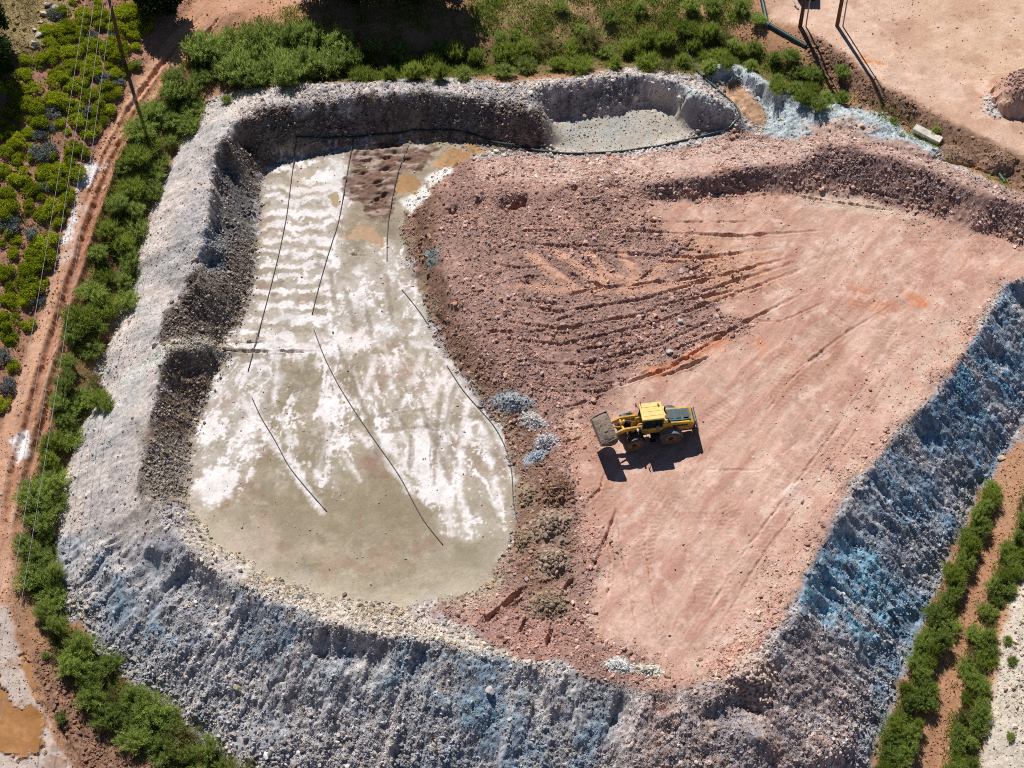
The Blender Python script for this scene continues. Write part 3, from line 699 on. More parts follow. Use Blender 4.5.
for p in ([(480, 300), (560, 312), (640, 300), (720, 276), (800, 255)], [(470, 335), (560, 345), (650, 325), (740, 292), (820, 262)], [(500, 240), (600, 252), (700, 258), (780, 248)], [(540, 225), (640, 232), (740, 236), (830, 230)], [(480, 318), (560, 329), (640, 315), (725, 284), (805, 260)], [(500, 360), (580, 365), (660, 345), (730, 312)], [(520, 392), (600, 392), (670, 368), (740, 325), (820, 285)]):
    groove(p, .26, .21)
for p, w, d in (([(528, 254), (576, 290)], .3, -.22), ([(555, 250), (608, 290)], .3, -.22), ([(587, 249), (607, 277), (636, 283)], .28, -.22), ([(620, 250), (638, 278)], .25, -.2)):
    groove(p, w, d, -.6)
    paint(streak(p, .42, .2, .2), S(204, 160, 138), .85)
Z += (bm * (.75 * fbm(X * .5 + .3 * Y, Y * 1.2, .8, 4, 330, .6) + .2 * N3)).astype(np.float32)
# pits in the red tip
for px, py, r, d in ((512, 203, .8, .8), (522, 200, .8, 1.0), (478, 201, .7, .6), (573, 188, .6, .6), (613, 184, .9, .8), (498, 176, .8, .5), (452, 210, .6, .7), (562, 168, .7, .4)):
    gx_, gy_, gz_ = gnd(px, py)
    q = np.hypot(X - gx_ + .9 * N2, (Y - gy_) * 1.5 + 1.2 * N2) + EDGE_F * .35
    Z -= (d * np.exp(-(q / r) ** 2) * (1 + N2)).astype(np.float32)

# ------------------------------------------------------------------ puddles: level, glossy, muddy
PUDDLES = [
    ("muddy ochre puddle, squarish, in the churned north corner of the pond", [(398, 176), (406, 172), (416, 176), (421, 184), (414, 194), (402, 196), (396, 190)], (166, 126, 84)),
    ("long thin ochre puddle between the black hose and the red rubble tip", [(440, 158), (450, 150), (470, 147), (490, 149), (485, 155), (462, 160), (442, 168), (434, 166)], (170, 132, 92)),
    ("shallow brown puddle on the white salt crust", [(342, 236), (352, 228), (372, 230), (384, 238), (382, 245), (374, 244), (362, 236), (350, 240)], (176, 142, 110)),
    ("tiny khaki puddle on the white salt crust", [(330, 198), (336, 195), (340, 202), (336, 208), (329, 204)], (160, 138, 104)),
    ("orange puddle in a hollow behind the blue white rock ridge", [(722, 84), (738, 80), (746, 92), (760, 112), (766, 124), (758, 130), (748, 122), (738, 108), (728, 96)], (168, 134, 106)),
    ("big brown puddle on the salty dirt track", [(-20, 708), (-4, 672), (6, 690), (15, 704), (28, 700), (40, 716), (44, 745), (34, 758), (18, 764), (8, 748), (-20, 735)], (160, 112, 66)),
    ("narrow brown puddle filling a wheel rut of the track", [(19, 655), (24, 652), (34, 680), (42, 700), (37, 702), (27, 684)], (162, 116, 74)),
    ("faint orange puddle on the bare dirt yard below the second pole", [(862, 57), (874, 58), (886, 64), (880, 67), (868, 64)], (208, 142, 92)),
]
ZONE = np.zeros(X.shape, np.int16)
ZNAMES = ["ground", "hillside", "dirt_track", "dirt_yard", "rock_bank_terrain", "pond_floor", "quarry_ground"]
ZONE[m_hill > .5] = 1
ZONE[m_track > .5] = 2
ZONE[m_yard > .5] = 3
ZONE[m_bank > .5] = 4
ZONE[m_red > .5] = 6
ZONE[m_pond > .5] = 5
ZB = ZONE.copy()
for k, (lab, poly, c) in enumerate(PUDDLES):
    m = area(poly, .12, .75, .5)
    if not (m > .5).any():
        continue
    lvl = float(np.median(Z0[m > .5])) - .02
    shore = area(poly, 1.6, .5, .1)[..., None][..., 0]
    Z = (Z * (1 - shore) + (lvl + .03 + .05 * N3) * shore).astype(np.float32)
    wet = area(poly, .5, .5, .3) * (1 - m)
    paint(wet, S(*c), .4)
    inside = m > .5
    Z = np.where(inside, lvl + .012 * N2, Z).astype(np.float32)
    paint(m, S(*c), 1.0)
    paint(m * sstep(.02, .25, N2), S(min(255, c[0] + 22), min(255, c[1] + 24), min(255, c[2] + 26)), .6)
    ZONE[inside] = 10 + k

paint(ridge_m, S(196, 152, 130), .8)
# stone by stone colour, then broad weathering
tint = 1 + rub * ((c1i - .5) * .75 * (c1a < .5) + (c2i - .5) * .5 * (c2a < .38)) + .16 * N3 + .22 * N2
tint = tint * (1 + (.10 + .10 * rub) * (RNG.random(X.shape) - .5) * 2)
A *= np.clip(tint, .35, 1.9)[..., None]
och = (rub * (c2i > .93) * (c2a < .4) * .35)[..., None]
A = A * (1 - och) + A * np.array([1.25, 1.0, .72], np.float32) * och
A = np.clip(A, .01, .86) * (1 - far[..., None]) + far[..., None] * S(160, 128, 98)

# ------------------------------------------------------------------ materials


def new_mat(name):
    m = bpy.data.materials.new(name); m.use_nodes = True
    nt = m.node_tree
    for n in list(nt.nodes):
        nt.nodes.remove(n)
    out = nt.nodes.new('ShaderNodeOutputMaterial')
    return m, nt, out


def link(nt, a, b):
    nt.links.new(a, b)


def mat_ground(name, rough=.93, bump=.5, scale=9.0, spec=.25, tintr=(.8, 1.2)):
    m, nt, out = new_mat(name)
    p = nt.nodes.new('ShaderNodeBsdfPrincipled')
    p.inputs['Roughness'].default_value = rough
    p.inputs['Specular IOR Level'].default_value = spec
    at_ = nt.nodes.new('ShaderNodeAttribute'); at_.attribute_name = 'Col'
    tc = nt.nodes.new('ShaderNodeTexCoord')
    n = nt.nodes.new('ShaderNodeTexNoise'); n.inputs['Scale'].default_value = scale; n.inputs['Detail'].default_value = 6; n.inputs['Roughness'].default_value = .7
    link(nt, tc.outputs['Object'], n.inputs['Vector'])
    mr = nt.nodes.new('ShaderNodeMapRange'); mr.inputs['From Min'].default_value = .3; mr.inputs['From Max'].default_value = .7
    mr.inputs['To Min'].default_value = tintr[0]; mr.inputs['To Max'].default_value = tintr[1]
    link(nt, n.outputs['Fac'], mr.inputs['Value'])
    mx = nt.nodes.new('ShaderNodeVectorMath'); mx.operation = 'SCALE'
    link(nt, at_.outputs['Color'], mx.inputs[0]); link(nt, mr.outputs['Result'], mx.inputs['Scale'])
    link(nt, mx.outputs['Vector'], p.inputs['Base Color'])
    b = nt.nodes.new('ShaderNodeBump'); b.inputs['Strength'].default_value = bump; b.inputs['Distance'].default_value = .06
    link(nt, n.outputs['Fac'], b.inputs['Height']); link(nt, b.outputs['Normal'], p.inputs['Normal'])
    link(nt, p.outputs['BSDF'], out.inputs['Surface'])
    return m


def mat_plain(name, col, rough=.5, metal=0.0, spec=.5, var=.25, scale=6.0, dirt=None, bump=0.0):
    """paint, steel, rubber ... with uneven wear from noise"""
    m, nt, out = new_mat(name)
    p = nt.nodes.new('ShaderNodeBsdfPrincipled')
    p.inputs['Roughness'].default_value = rough; p.inputs['Metallic'].default_value = metal; p.inputs['Specular IOR Level'].default_value = spec
    tc = nt.nodes.new('ShaderNodeTexCoord')
    n = nt.nodes.new('ShaderNodeTexNoise'); n.inputs['Scale'].default_value = scale; n.inputs['Detail'].default_value = 5
    link(nt, tc.outputs['Object'], n.inputs['Vector'])
    r = nt.nodes.new('ShaderNodeValToRGB')
    c = np.array(col, float)
    d = np.array(dirt, float) if dirt is not None else c * (1 - var)
    r.color_ramp.elements[0].position = .35; r.color_ramp.elements[1].position = .62
    r.color_ramp.elements[0].color = (*d, 1); r.color_ramp.elements[1].color = (*np.clip(c * (1 + .3 * var), 0, .9), 1)
    link(nt, n.outputs['Fac'], r.inputs['Fac']); link(nt, r.outputs['Color'], p.inputs['Base Color'])
    if bump:
        b = nt.nodes.new('ShaderNodeBump'); b.inputs['Strength'].default_value = bump; b.inputs['Distance'].default_value = .05
        link(nt, n.outputs['Fac'], b.inputs['Height']); link(nt, b.outputs['Normal'], p.inputs['Normal'])
    link(nt, p.outputs['BSDF'], out.inputs['Surface'])
    return m


def mat_leaf(name, lo, hi, trans=.3):
    m, nt, out = new_mat(name)
    at_ = nt.nodes.new('ShaderNodeAttribute'); at_.attribute_name = 'Col'
    oi = nt.nodes.new('ShaderNodeObjectInfo')
    sep = nt.nodes.new('ShaderNodeSeparateColor'); link(nt, at_.outputs['Color'], sep.inputs['Color'])
    mr = nt.nodes.new('ShaderNodeMapRange'); mr.inputs['To Min'].default_value = -.22; mr.inputs['To Max'].default_value = .22
    link(nt, oi.outputs['Random'], mr.inputs['Value'])
    ad = nt.nodes.new('ShaderNodeMath'); ad.operation = 'ADD'; ad.use_clamp = True
    link(nt, sep.outputs['Red'], ad.inputs[0]); link(nt, mr.outputs['Result'], ad.inputs[1])
    r = nt.nodes.new('ShaderNodeValToRGB')
    r.color_ramp.elements[0].color = (*lo, 1); r.color_ramp.elements[1].color = (*hi, 1)
    link(nt, ad.outputs['Value'], r.inputs['Fac'])
    d = nt.nodes.new('ShaderNodeBsdfDiffuse'); t = nt.nodes.new('ShaderNodeBsdfTranslucent'); mx = nt.nodes.new('ShaderNodeMixShader')
    mx.inputs['Fac'].default_value = trans
    link(nt, r.outputs['Color'], d.inputs['Color']); link(nt, r.outputs['Color'], t.inputs['Color'])
    link(nt, d.outputs['BSDF'], mx.inputs[1]); link(nt, t.outputs['BSDF'], mx.inputs[2]); link(nt, mx.outputs['Shader'], out.inputs['Surface'])
    return m


M_ROCKY = mat_ground('rocky_soil', .95, .7, 8.0)
M_SOFT = mat_ground('packed_soil', .93, .45, 7.0, .2, (.86, 1.14))
M_SALT = mat_ground('salt_crust', .8, .35, 7.0, .3, (.9, 1.1))
M_WATER = mat_ground('muddy_water', .12, .02, 1.5, .5, (.95, 1.05))
M_STONE = mat_ground('stone', .9, .6, 10.0, .3, (.8, 1.2))


def tag(o, label=None, cat=None, group=None, kind=None):
    if label: o['label'] = label
    if cat: o['category'] = cat
    if group: o['group'] = group
    if kind: o['kind'] = kind
    return o


def np_mesh(name, V, Fq, mat, col=None, smooth=True):
    """mesh from arrays; Fq is (n,3) or (n,4)"""
    me = bpy.data.meshes.new(name)
    V = np.ascontiguousarray(V, np.float32); Fq = np.ascontiguousarray(Fq, np.int32)
    n, k = Fq.shape
    me.vertices.add(len(V)); me.vertices.foreach_set('co', V.ravel())
    me.loops.add(n * k); me.loops.foreach_set('vertex_index', Fq.ravel())
    me.polygons.add(n)
    me.polygons.foreach_set('loop_start', np.arange(0, n * k, k, dtype=np.int32))
    me.polygons.foreach_set('use_smooth', np.full(n, smooth, bool))
    if col is not None:
        a = me.color_attributes.new('Col', 'FLOAT_COLOR', 'POINT')
        c = np.ones((len(V), 4), np.float32); c[:, :col.shape[1]] = col
        a.data.foreach_set('color', c.ravel())
    me.materials.append(mat)
    me.update(calc_edges=True)
    me.validate()
    return me


def add(name, me, parent=None, loc=(0, 0, 0), rot=(0, 0, 0)):
    o = bpy.data.objects.new(name, me); COL.objects.link(o)
    o.location = loc; o.rotation_euler = rot
    if parent is not None: o.parent = parent
    return o


# ------------------------------------------------------------------ build the ground pieces
idx = np.arange(NX * NY, dtype=np.int64).reshape(NX, NY)
quads = np.stack([idx[:-1, :-1], idx[1:, :-1], idx[1:, 1:], idx[:-1, 1:]], -1).reshape(-1, 4)
zc = [ZONE[:-1, :-1], ZONE[1:, :-1], ZONE[1:, 1:], ZONE[:-1, 1:]]
whole = (zc[0] == zc[1]) & (zc[0] == zc[2]) & (zc[0] == zc[3])
fz = np.where((zc[0] >= 10) & ~whole, ZB[:-1, :-1], zc[0]).reshape(-1)
VALL = np.stack([X, Y, Z], -1).reshape(-1, 3).astype(np.float32)
CALL = A.reshape(-1, 3)


def zone_obj(name, sel, mat):
    q = quads[sel]
    if len(q) == 0: return None
    used = np.zeros(NX * NY, bool); used[q.ravel()] = True
    remap = np.cumsum(used) - 1
    me = np_mesh(name, VALL[used], remap[q], mat, CALL[used])
    return tag(add(name, me), kind='structure')


for k, nm in enumerate(ZNAMES):
    zone_obj(nm, fz == k, {4: M_ROCKY, 5: M_SALT, 1: M_ROCKY, 0: M_ROCKY}.get(k, M_SOFT))
for k, (lab, poly, c) in enumerate(PUDDLES):
    o = zone_obj('puddle', fz == 10 + k, M_WATER)
    if o: o['label'] = lab

ZF = Z


def zf(x, y):
    """height of the finished ground sheet"""
    i = np.clip(np.searchsorted(XS, x) - 1, 0, NX - 2); j = np.clip(np.searchsorted(YS, y) - 1, 0, NY - 2)
    u = (x - XS[i]) / (XS[i + 1] - XS[i]); v = (y - YS[j]) / (YS[j + 1] - YS[j])
    return ZF[i, j] * (1 - u) * (1 - v) + ZF[i + 1, j] * u * (1 - v) + ZF[i, j + 1] * (1 - u) * v + ZF[i + 1, j + 1] * u * v


def colat(x, y):
    i = np.clip(np.searchsorted(XS, x), 0, NX - 1); j = np.clip(np.searchsorted(YS, y), 0, NY - 1)
    return A[i, j]


# ------------------------------------------------------------------ stones
PHI = (1 + 5 ** .5) / 2
ICO_V = np.array([(-1, PHI, 0), (1, PHI, 0), (-1, -PHI, 0), (1, -PHI, 0), (0, -1, PHI), (0, 1, PHI), (0, -1, -PHI), (0, 1, -PHI), (PHI, 0, -1), (PHI, 0, 1), (-PHI, 0, -1), (-PHI, 0, 1)]) / math.hypot(1, PHI)
ICO_F = np.array([(0, 11, 5), (0, 5, 1), (0, 1, 7), (0, 7, 10), (0, 10, 11), (1, 5, 9), (5, 11, 4), (11, 10, 2), (10, 7, 6), (7, 1, 8), (3, 9, 4), (3, 4, 2), (3, 2, 6), (3, 6, 8), (3, 8, 9), (4, 9, 5), (2, 4, 11), (6, 2, 10), (8, 6, 7), (9, 8, 1)])


def stone_cloud(x, y, z, r, col, rng, lift=.2):
    n = len(x)
    V = ICO_V[None] * (1 + .85 * (rng.random((n, 12, 1)) - .5)) + .22 * (rng.random((n, 12, 3)) - .5)
    sc = r[:, None] * (0.6 + .8 * rng.random((n, 3))); sc[:, 2] *= .75
    V = V * sc[:, None, :]
    a = rng.random(n) * 6.283; ca, sa = np.cos(a)[:, None], np.sin(a)[:, None]
    vx = V[..., 0] * ca - V[..., 1] * sa; vy = V[..., 0] * sa + V[..., 1] * ca
    P = np.stack([vx + x[:, None], vy + y[:, None], V[..., 2] + z[:, None] + (lift * r)[:, None]], -1).reshape(-1, 3)
    Fc = (ICO_F[None] + (np.arange(n) * 12)[:, None, None]).reshape(-1, 3)
    C = np.repeat(col, 12, axis=0)
    return P, Fc, C


dens = rub + bb * .5 + ib * .5 + .35 * (m_red > .5) * (1 - m_floor)
dens[(m_red > .5) & (m_floor > .4)] *= .6
dens = dens + .25 * area([(470, 330), (640, 340), (640, 395), (520, 410), (470, 370)], .5, 1) + .2 * area([(850, 380), (960, 290), (985, 318), (935, 385), (860, 470), (800, 550), (760, 640), (700, 670), (740, 600)], 1.0, 1)
dens *= 1 - .35 * left_bank; dens *= 1 - .7 * wr; dens[m_pond > .6] *= .25; dens[ZONE >= 10] = 0; dens[(m_red > .5) & (m_floor > .6)] *= .35; dens[m_yard > .5] *= .5
dens *= (np.abs(X) < 52.9) & (Y > -37.4) & (Y < 50.4)
dens *= np.clip(.55 + 1.6 * fbm(X, Y, 3.0, 3, 180), .1, 2)
cum = np.cumsum(dens.ravel()); cum /= cum[-1]
NST = 240000
pick = np.searchsorted(cum, RNG.random(NST))
sx = X.ravel()[pick] + (RNG.random(NST) - .5) * .1; sy = Y.ravel()[pick] + (RNG.random(NST) - .5) * .1
sr = .035 + .030 * RNG.pareto(2.5, NST); sr = np.clip(sr, .035, .20)
CDF = np.full(X.shape, 7.0, np.float32)
si, sj, cd, cs, cside, cL = line(crest_px, 24.0)
CDF[si, sj] = cd
tf = np.where((rb + bb + left_bank).ravel()[pick] > .4, .62 + .9 * sstep(3, 13, CDF.ravel()[pick]), 1.0)
sr = np.clip(sr * tf, .033, .26)
sr = np.where(ib.ravel()[pick] > .5, np.minimum(sr, .13), sr)
sr = np.where((rub.ravel()[pick] < .3), np.minimum(sr, .10), sr)
sc_ = colat(sx, sy) * (.65 + .65 * RNG.random((NST, 1)))
inpond = (m_pond > .6).ravel()[pick][:, None]
sc_ = np.where(inpond, np.array([.50, .42, .31]) * (.6 + .7 * RNG.random((NST, 1))), sc_)
onred = ((m_red > .5).ravel()[pick] & (RNG.random(NST) > .55))[:, None]
sc_ = np.where(onred, sc_ * 1.3 + .10, sc_)
greyed = ((rb + bb).ravel()[pick] > .4)[:, None] & (RNG.random((NST, 1)) > .72) & (pr.ravel()[pick] < .4)[:, None]
sc_ = np.where(greyed, np.array([.42, .40, .39]) * (.5 + .7 * RNG.random((NST, 1))), sc_)
warm = RNG.random(NST)[:, None]
sc_ = sc_ * np.where(warm > .86, np.array([1.14, 1.0, .84]), np.where(warm < .14, np.array([.9, .98, 1.1]), np.array([1.06, 1.0, .96])))
pale = (RNG.random(NST) > .68)[:, None] & (ib.ravel()[pick] > .5)[:, None]
sc_ = np.where(pale, np.array([.42, .36, .29]) * (.7 + .6 * RNG.random((NST, 1))), sc_)
P, Fc, C = stone_cloud(sx, sy, zf(sx, sy), sr, np.clip(sc_, .02, .8), RNG, np.where(ib.ravel()[pick] > .5, .45, .25))
tag(add('loose_stones', np_mesh('loose_stones', P, Fc, M_STONE, C, False)), 'loose grey, cream and red stones strewn over the rock banks and tip', 'stones', kind='stuff')

# ------------------------------------------------------------------ mesh helper


class MB:
    """collects boxes, bars, prisms and turned shapes and links them as one mesh object"""

    def __init__(self):
        self.bm = bmesh.new()

    def box(self, c, s, rz=0.0, ry=0.0, bevel=0.03, taper=(1, 1)):
        vs = []
        R = Matrix.Rotation(rz, 3, 'Z') @ Matrix.Rotation(ry, 3, 'Y')
        for sx, sy, sz in ((-1, -1, -1), (1, -1, -1), (1, 1, -1), (-1, 1, -1), (-1, -1, 1), (1, -1, 1), (1, 1, 1), (-1, 1, 1)):
            k = taper if sz > 0 else (1, 1)
            vs.append(self.bm.verts.new(Vector(c) + R @ Vector((sx * s[0] / 2 * k[0], sy * s[1] / 2 * k[1], sz * s[2] / 2))))
        fs = [self.bm.faces.new([vs[i] for i in q]) for q in ((3, 2, 1, 0), (4, 5, 6, 7), (0, 1, 5, 4), (1, 2, 6, 5), (2, 3, 7, 6), (3, 0, 4, 7))]
        if bevel:
            es = {e for f in fs for e in f.edges}
            bmesh.ops.bevel(self.bm, geom=list(es), offset=min(bevel, min(s) * .3), segments=2, affect='EDGES', profile=.5)
        return self

    def cyl(self, p0, p1, r, r2=None, n=14, caps=True):
        p0, p1 = Vector(p0), Vector(p1)
        d = (p1 - p0).normalized()
        a = d.orthogonal().normalized(); b = d.cross(a)
        r2 = r if r2 is None else r2
        A0 = [self.bm.verts.new(p0 + (a * math.cos(t) + b * math.sin(t)) * r) for t in [2 * math.pi * k / n for k in range(n)]]
        A1 = [self.bm.verts.new(p1 + (a * math.cos(t) + b * math.sin(t)) * r2) for t in [2 * math.pi * k / n for k in range(n)]]
        for k in range(n):
            self.bm.faces.new((A0[k], A0[(k + 1) % n], A1[(k + 1) % n], A1[k]))
        if caps:
            self.bm.faces.new(A0[::-1]); self.bm.faces.new(A1)
        return self

    def tube(self, pts, r, n=7):
        pts = [Vector(p) for p in pts]
        rings = []
        for k, p in enumerate(pts):
            d = (pts[min(k + 1, len(pts) - 1)] - pts[max(k - 1, 0)]).normalized()
            a = d.cross(Vector((0, 0, 1)))
            a = a.normalized() if a.length > 1e-4 else Vector((1, 0, 0))
            b = a.cross(d)
            rings.append([self.bm.verts.new(p + (a * math.cos(t) + b * math.sin(t)) * r) for t in [2 * math.pi * q / n for q in range(n)]])
        for A0, A1 in zip(rings[:-1], rings[1:]):
            for k in range(n):
                self.bm.faces.new((A0[k], A0[(k + 1) % n], A1[(k + 1) % n], A1[k]))
        self.bm.faces.new(rings[0][::-1]); self.bm.faces.new(rings[-1])
        return self

    def prism(self, prof, y0, y1, bevel=0.02):
        """profile in x, z drawn out from y0 to y1"""
        a = [self.bm.verts.new((x, y0, z)) for x, z in prof]; b = [self.bm.verts.new((x, y1, z)) for x, z in prof]
        n = len(prof)
        fs = [self.bm.faces.new(a), self.bm.faces.new(b[::-1])]
        for k in range(n):
            fs.append(self.bm.faces.new((a[(k + 1) % n], a[k], b[k], b[(k + 1) % n])))
        if bevel:
            bmesh.ops.bevel(self.bm, geom=list({e for f in fs for e in f.edges}), offset=bevel, segments=2, affect='EDGES', profile=.5)
        return self

    def lathe_y(self, prof, c, n=36, lug=0.0):
        """turn a closed (radius, y) profile about the y axis through c"""
        rings = []
        for k in range(n):
            t = 2 * math.pi * k / n
            ring = []
            for r, y in prof:
                rr = r + (lug if (k % 2 == 0 and r > .8) else 0)
                ring.append(self.bm.verts.new((c[0] + rr * math.cos(t), c[1] + y, c[2] + rr * math.sin(t))))
            rings.append(ring)
        m = len(prof)
        for k in range(n):
            A0, A1 = rings[k], rings[(k + 1) % n]
            for q in range(m):
                self.bm.faces.new((A0[q], A0[(q + 1) % m], A1[(q + 1) % m], A1[q]))
        return self

    def build(self, name, mat, parent=None, xf=None, smooth=False, loc=None):
        if xf is not None: self.bm.transform(xf)
        bmesh.ops.recalc_face_normals(self.bm, faces=self.bm.faces)
        me = bpy.data.meshes.new(name); self.bm.to_mesh(me); self.bm.free()
        me.materials.append(mat)
        if smooth:
            for p in me.polygons: p.use_smooth = True
        o = add(name, me, parent)
        if loc is not None: o.location = loc
        return o


def empty(name, loc, rz=0.0):
    o = bpy.data.objects.new(name, None); COL.objects.link(o)
    o.location = loc; o.rotation_euler = (0, 0, rz); o.empty_display_size = .3
    return o


def g3(px, py, dz=0.0):
    """a point on the finished ground under pixel px, py"""
    x, y, z = gnd(px, py)
    for _ in range(6):
        z = .5 * z + .5 * float(zf(x, y)); x, y = at(px, py, z)
    return float(x), float(y), float(zf(x, y)) + dz


def ordinal(n):
    return f"{n}{'th' if 10 <= n % 100 <= 20 else {1: 'st', 2: 'nd', 3: 'rd'}.get(n % 10, 'th')}"


# ------------------------------------------------------------------ plants
M_HILL = mat_leaf('hill_leaf', (.12, .16, .012), (.62, .68, .045), .42)
M_BELT = mat_leaf('belt_leaf', (.17, .235, .06), (.60, .71, .20), .5)
M_REED = mat_leaf('reed_leaf', (.13, .19, .03), (.54, .62, .13), .5)
M_OLIVE = mat_leaf('olive_leaf', (.13, .14, .05), (.42, .40, .16), .4)
M_GREYLEAF = mat_leaf('grey_leaf', (.10, .12, .11), (.40, .44, .42), .25)
M_TREE = mat_leaf('dark_leaf', (.014, .030, .010), (.075, .12, .03), .25)
M_DRY = mat_leaf('dry_grass', (.12, .11, .035), (.42, .36, .17), .3)
M_BARK = mat_plain('bark', (.13, .085, .055), .9, var=.5, scale=9, bump=.5)


def quads_from(c, d, w, L, rng, tip=.35):
    """leaf quads: centre c, along d, half width w, length L"""
    n = len(c)
    d = d / (np.linalg.norm(d, axis=1, keepdims=True) + 1e-9)
    q = rng.normal(size=(n, 3)) * .55 + np.array([0, 0, 1.0]); s = np.cross(d, q); s /= np.linalg.norm(s, axis=1, keepdims=True) + 1e-9
    L = np.broadcast_to(np.asarray(L), (n,))[:, None]; w = np.broadcast_to(np.asarray(w), (n,))[:, None]
    V = np.stack([c - s * w * .6, c + s * w * .6, c + d * L * .55 + s * w, c + d * L * .55 - s * w], 1)
    V[:, 2] = c + d * L + s * w * tip; V[:, 3] = c + d * L - s * w * tip
    return V.reshape(-1, 3), np.arange(n * 4).reshape(n, 4)


def leaf_mesh(name, V, Fq, val, mat):
    c = np.repeat(val, 4)[:, None] * np.ones((1, 3))
    return np_mesh(name, V, Fq, mat, c, False)


def bush_mesh(name, seed, mat, lobes=12, n=1700, leaf=.13, flat=.75):
    """round bush of radius 1: leaves over a heap of leafy lobes"""
    rng = np.random.default_rng(seed)
    P = []; D = []
    for k in range(lobes):
        a = rng.random() * 6.283; rr = .9 * math.sqrt(rng.random()); h = (1 - .62 * rr) * (.45 + .45 * rng.random()) * flat
        lc = np.array([rr * math.cos(a), rr * math.sin(a), h]); lr = .30 + .2 * rng.random()
        m = n // lobes
        v = rng.normal(size=(m, 3)); v /= np.linalg.norm(v, axis=1, keepdims=True)
        v[:, 2] = np.abs(v[:, 2]) * 1.0 - .25 * rng.random(m)
        P.append(lc + v * lr * (.72 + .35 * rng.random((m, 1)))); D.append(v + .8 * rng.normal(size=(m, 3)) + np.array([0, 0, .35]))
    P = np.concatenate(P); D = np.concatenate(D)
    ok = P[:, 2] > 0.0
    P, D = P[ok], D[ok]
    V, Fq = quads_from(P, D, leaf * (.35 + .3 * rng.random(len(P))), leaf * (.9 + .8 * rng.random(len(P))), rng)
    return leaf_mesh(name, V, Fq, np.clip(.5 + .22 * rng.normal(size=len(P)), 0, 1), mat)


def feather_mesh(name, seed, mat, stems=58, per=30, height=1.0, blade=.20, spread=1.0, width=.028, up=.5):
    """soft shrub of arching stems set with fine leaves, radius about 1"""
    rng = np.random.default_rng(seed)
    P = []; D = []
    for k in range(stems):
        a = rng.random() * 6.283; r0 = .35 * math.sqrt(rng.random()); r1 = spread * math.sqrt(rng.random()) * (.75 + .35 * rng.random())
        a1 = a + rng.normal() * .5
        h = height * (.55 + .5 * rng.random()) * (1.08 - .45 * r1 / spread)
        t = rng.random(per) ** .7
        p0 = np.array([r0 * math.cos(a), r0 * math.sin(a), 0]); p1 = np.array([r1 * math.cos(a1), r1 * math.sin(a1), h])
        pos = p0 + (p1 - p0) * t[:, None]
        pos[:, 2] = h * (1 - (1 - t) ** 1.7)
        d = (p1 - p0) / np.linalg.norm(p1 - p0)
        P.append(pos + rng.normal(size=(per, 3)) * .05); D.append(d + np.array([0, 0, up]) + rng.normal(size=(per, 3)) * .55)
    P = np.concatenate(P); D = np.concatenate(D)
    P[:, 2] = np.maximum(P[:, 2], 0)
    V, Fq = quads_from(P, D, width * (.8 + .8 * rng.random(len(P))), blade * (.7 + .9 * rng.random(len(P))), rng, .2)
    return leaf_mesh(name, V, Fq, np.clip(.48 + .2 * rng.normal(size=len(P)), 0, 1), mat)


hill_protos = [bush_mesh('bush', 40 + k, M_HILL, 12 + 3 * k, 2600 + 200 * k, .10) for k in range(4)]
grey_protos = [bush_mesh('bush', 50 + k, M_GREYLEAF, 12, 1300, .12, .6) for k in range(2)]
belt_protos = [feather_mesh('shrub', 60 + k, M_BELT, 84 + 6 * k, 46, 1.0 + .1 * k, .15, 1.0, .019) for k in range(5)]
olive_protos = [feather_mesh('shrub', 80 + k, M_OLIVE, 52, 30, .9, .14, 1.0, .016) for k in range(2)]
reed_protos = [feather_mesh('shrub', 70 + k, M_REED, 90, 34, 1.0, .28, .95, .017, .9) for k in range(3)]


def plant(me, name, px, py, r, h, label, cat, group, sink=.06):
    x, y, z = g3(px, py)
    o = add(name, me, None, (x, y, z - sink), (random.uniform(-.08, .08), random.uniform(-.08, .08), random.uniform(0, 6.283)))
    o.scale = (r * random.uniform(.78, 1.2), r * random.uniform(.85, 1.25), h)
    return tag(o, label, cat, group)


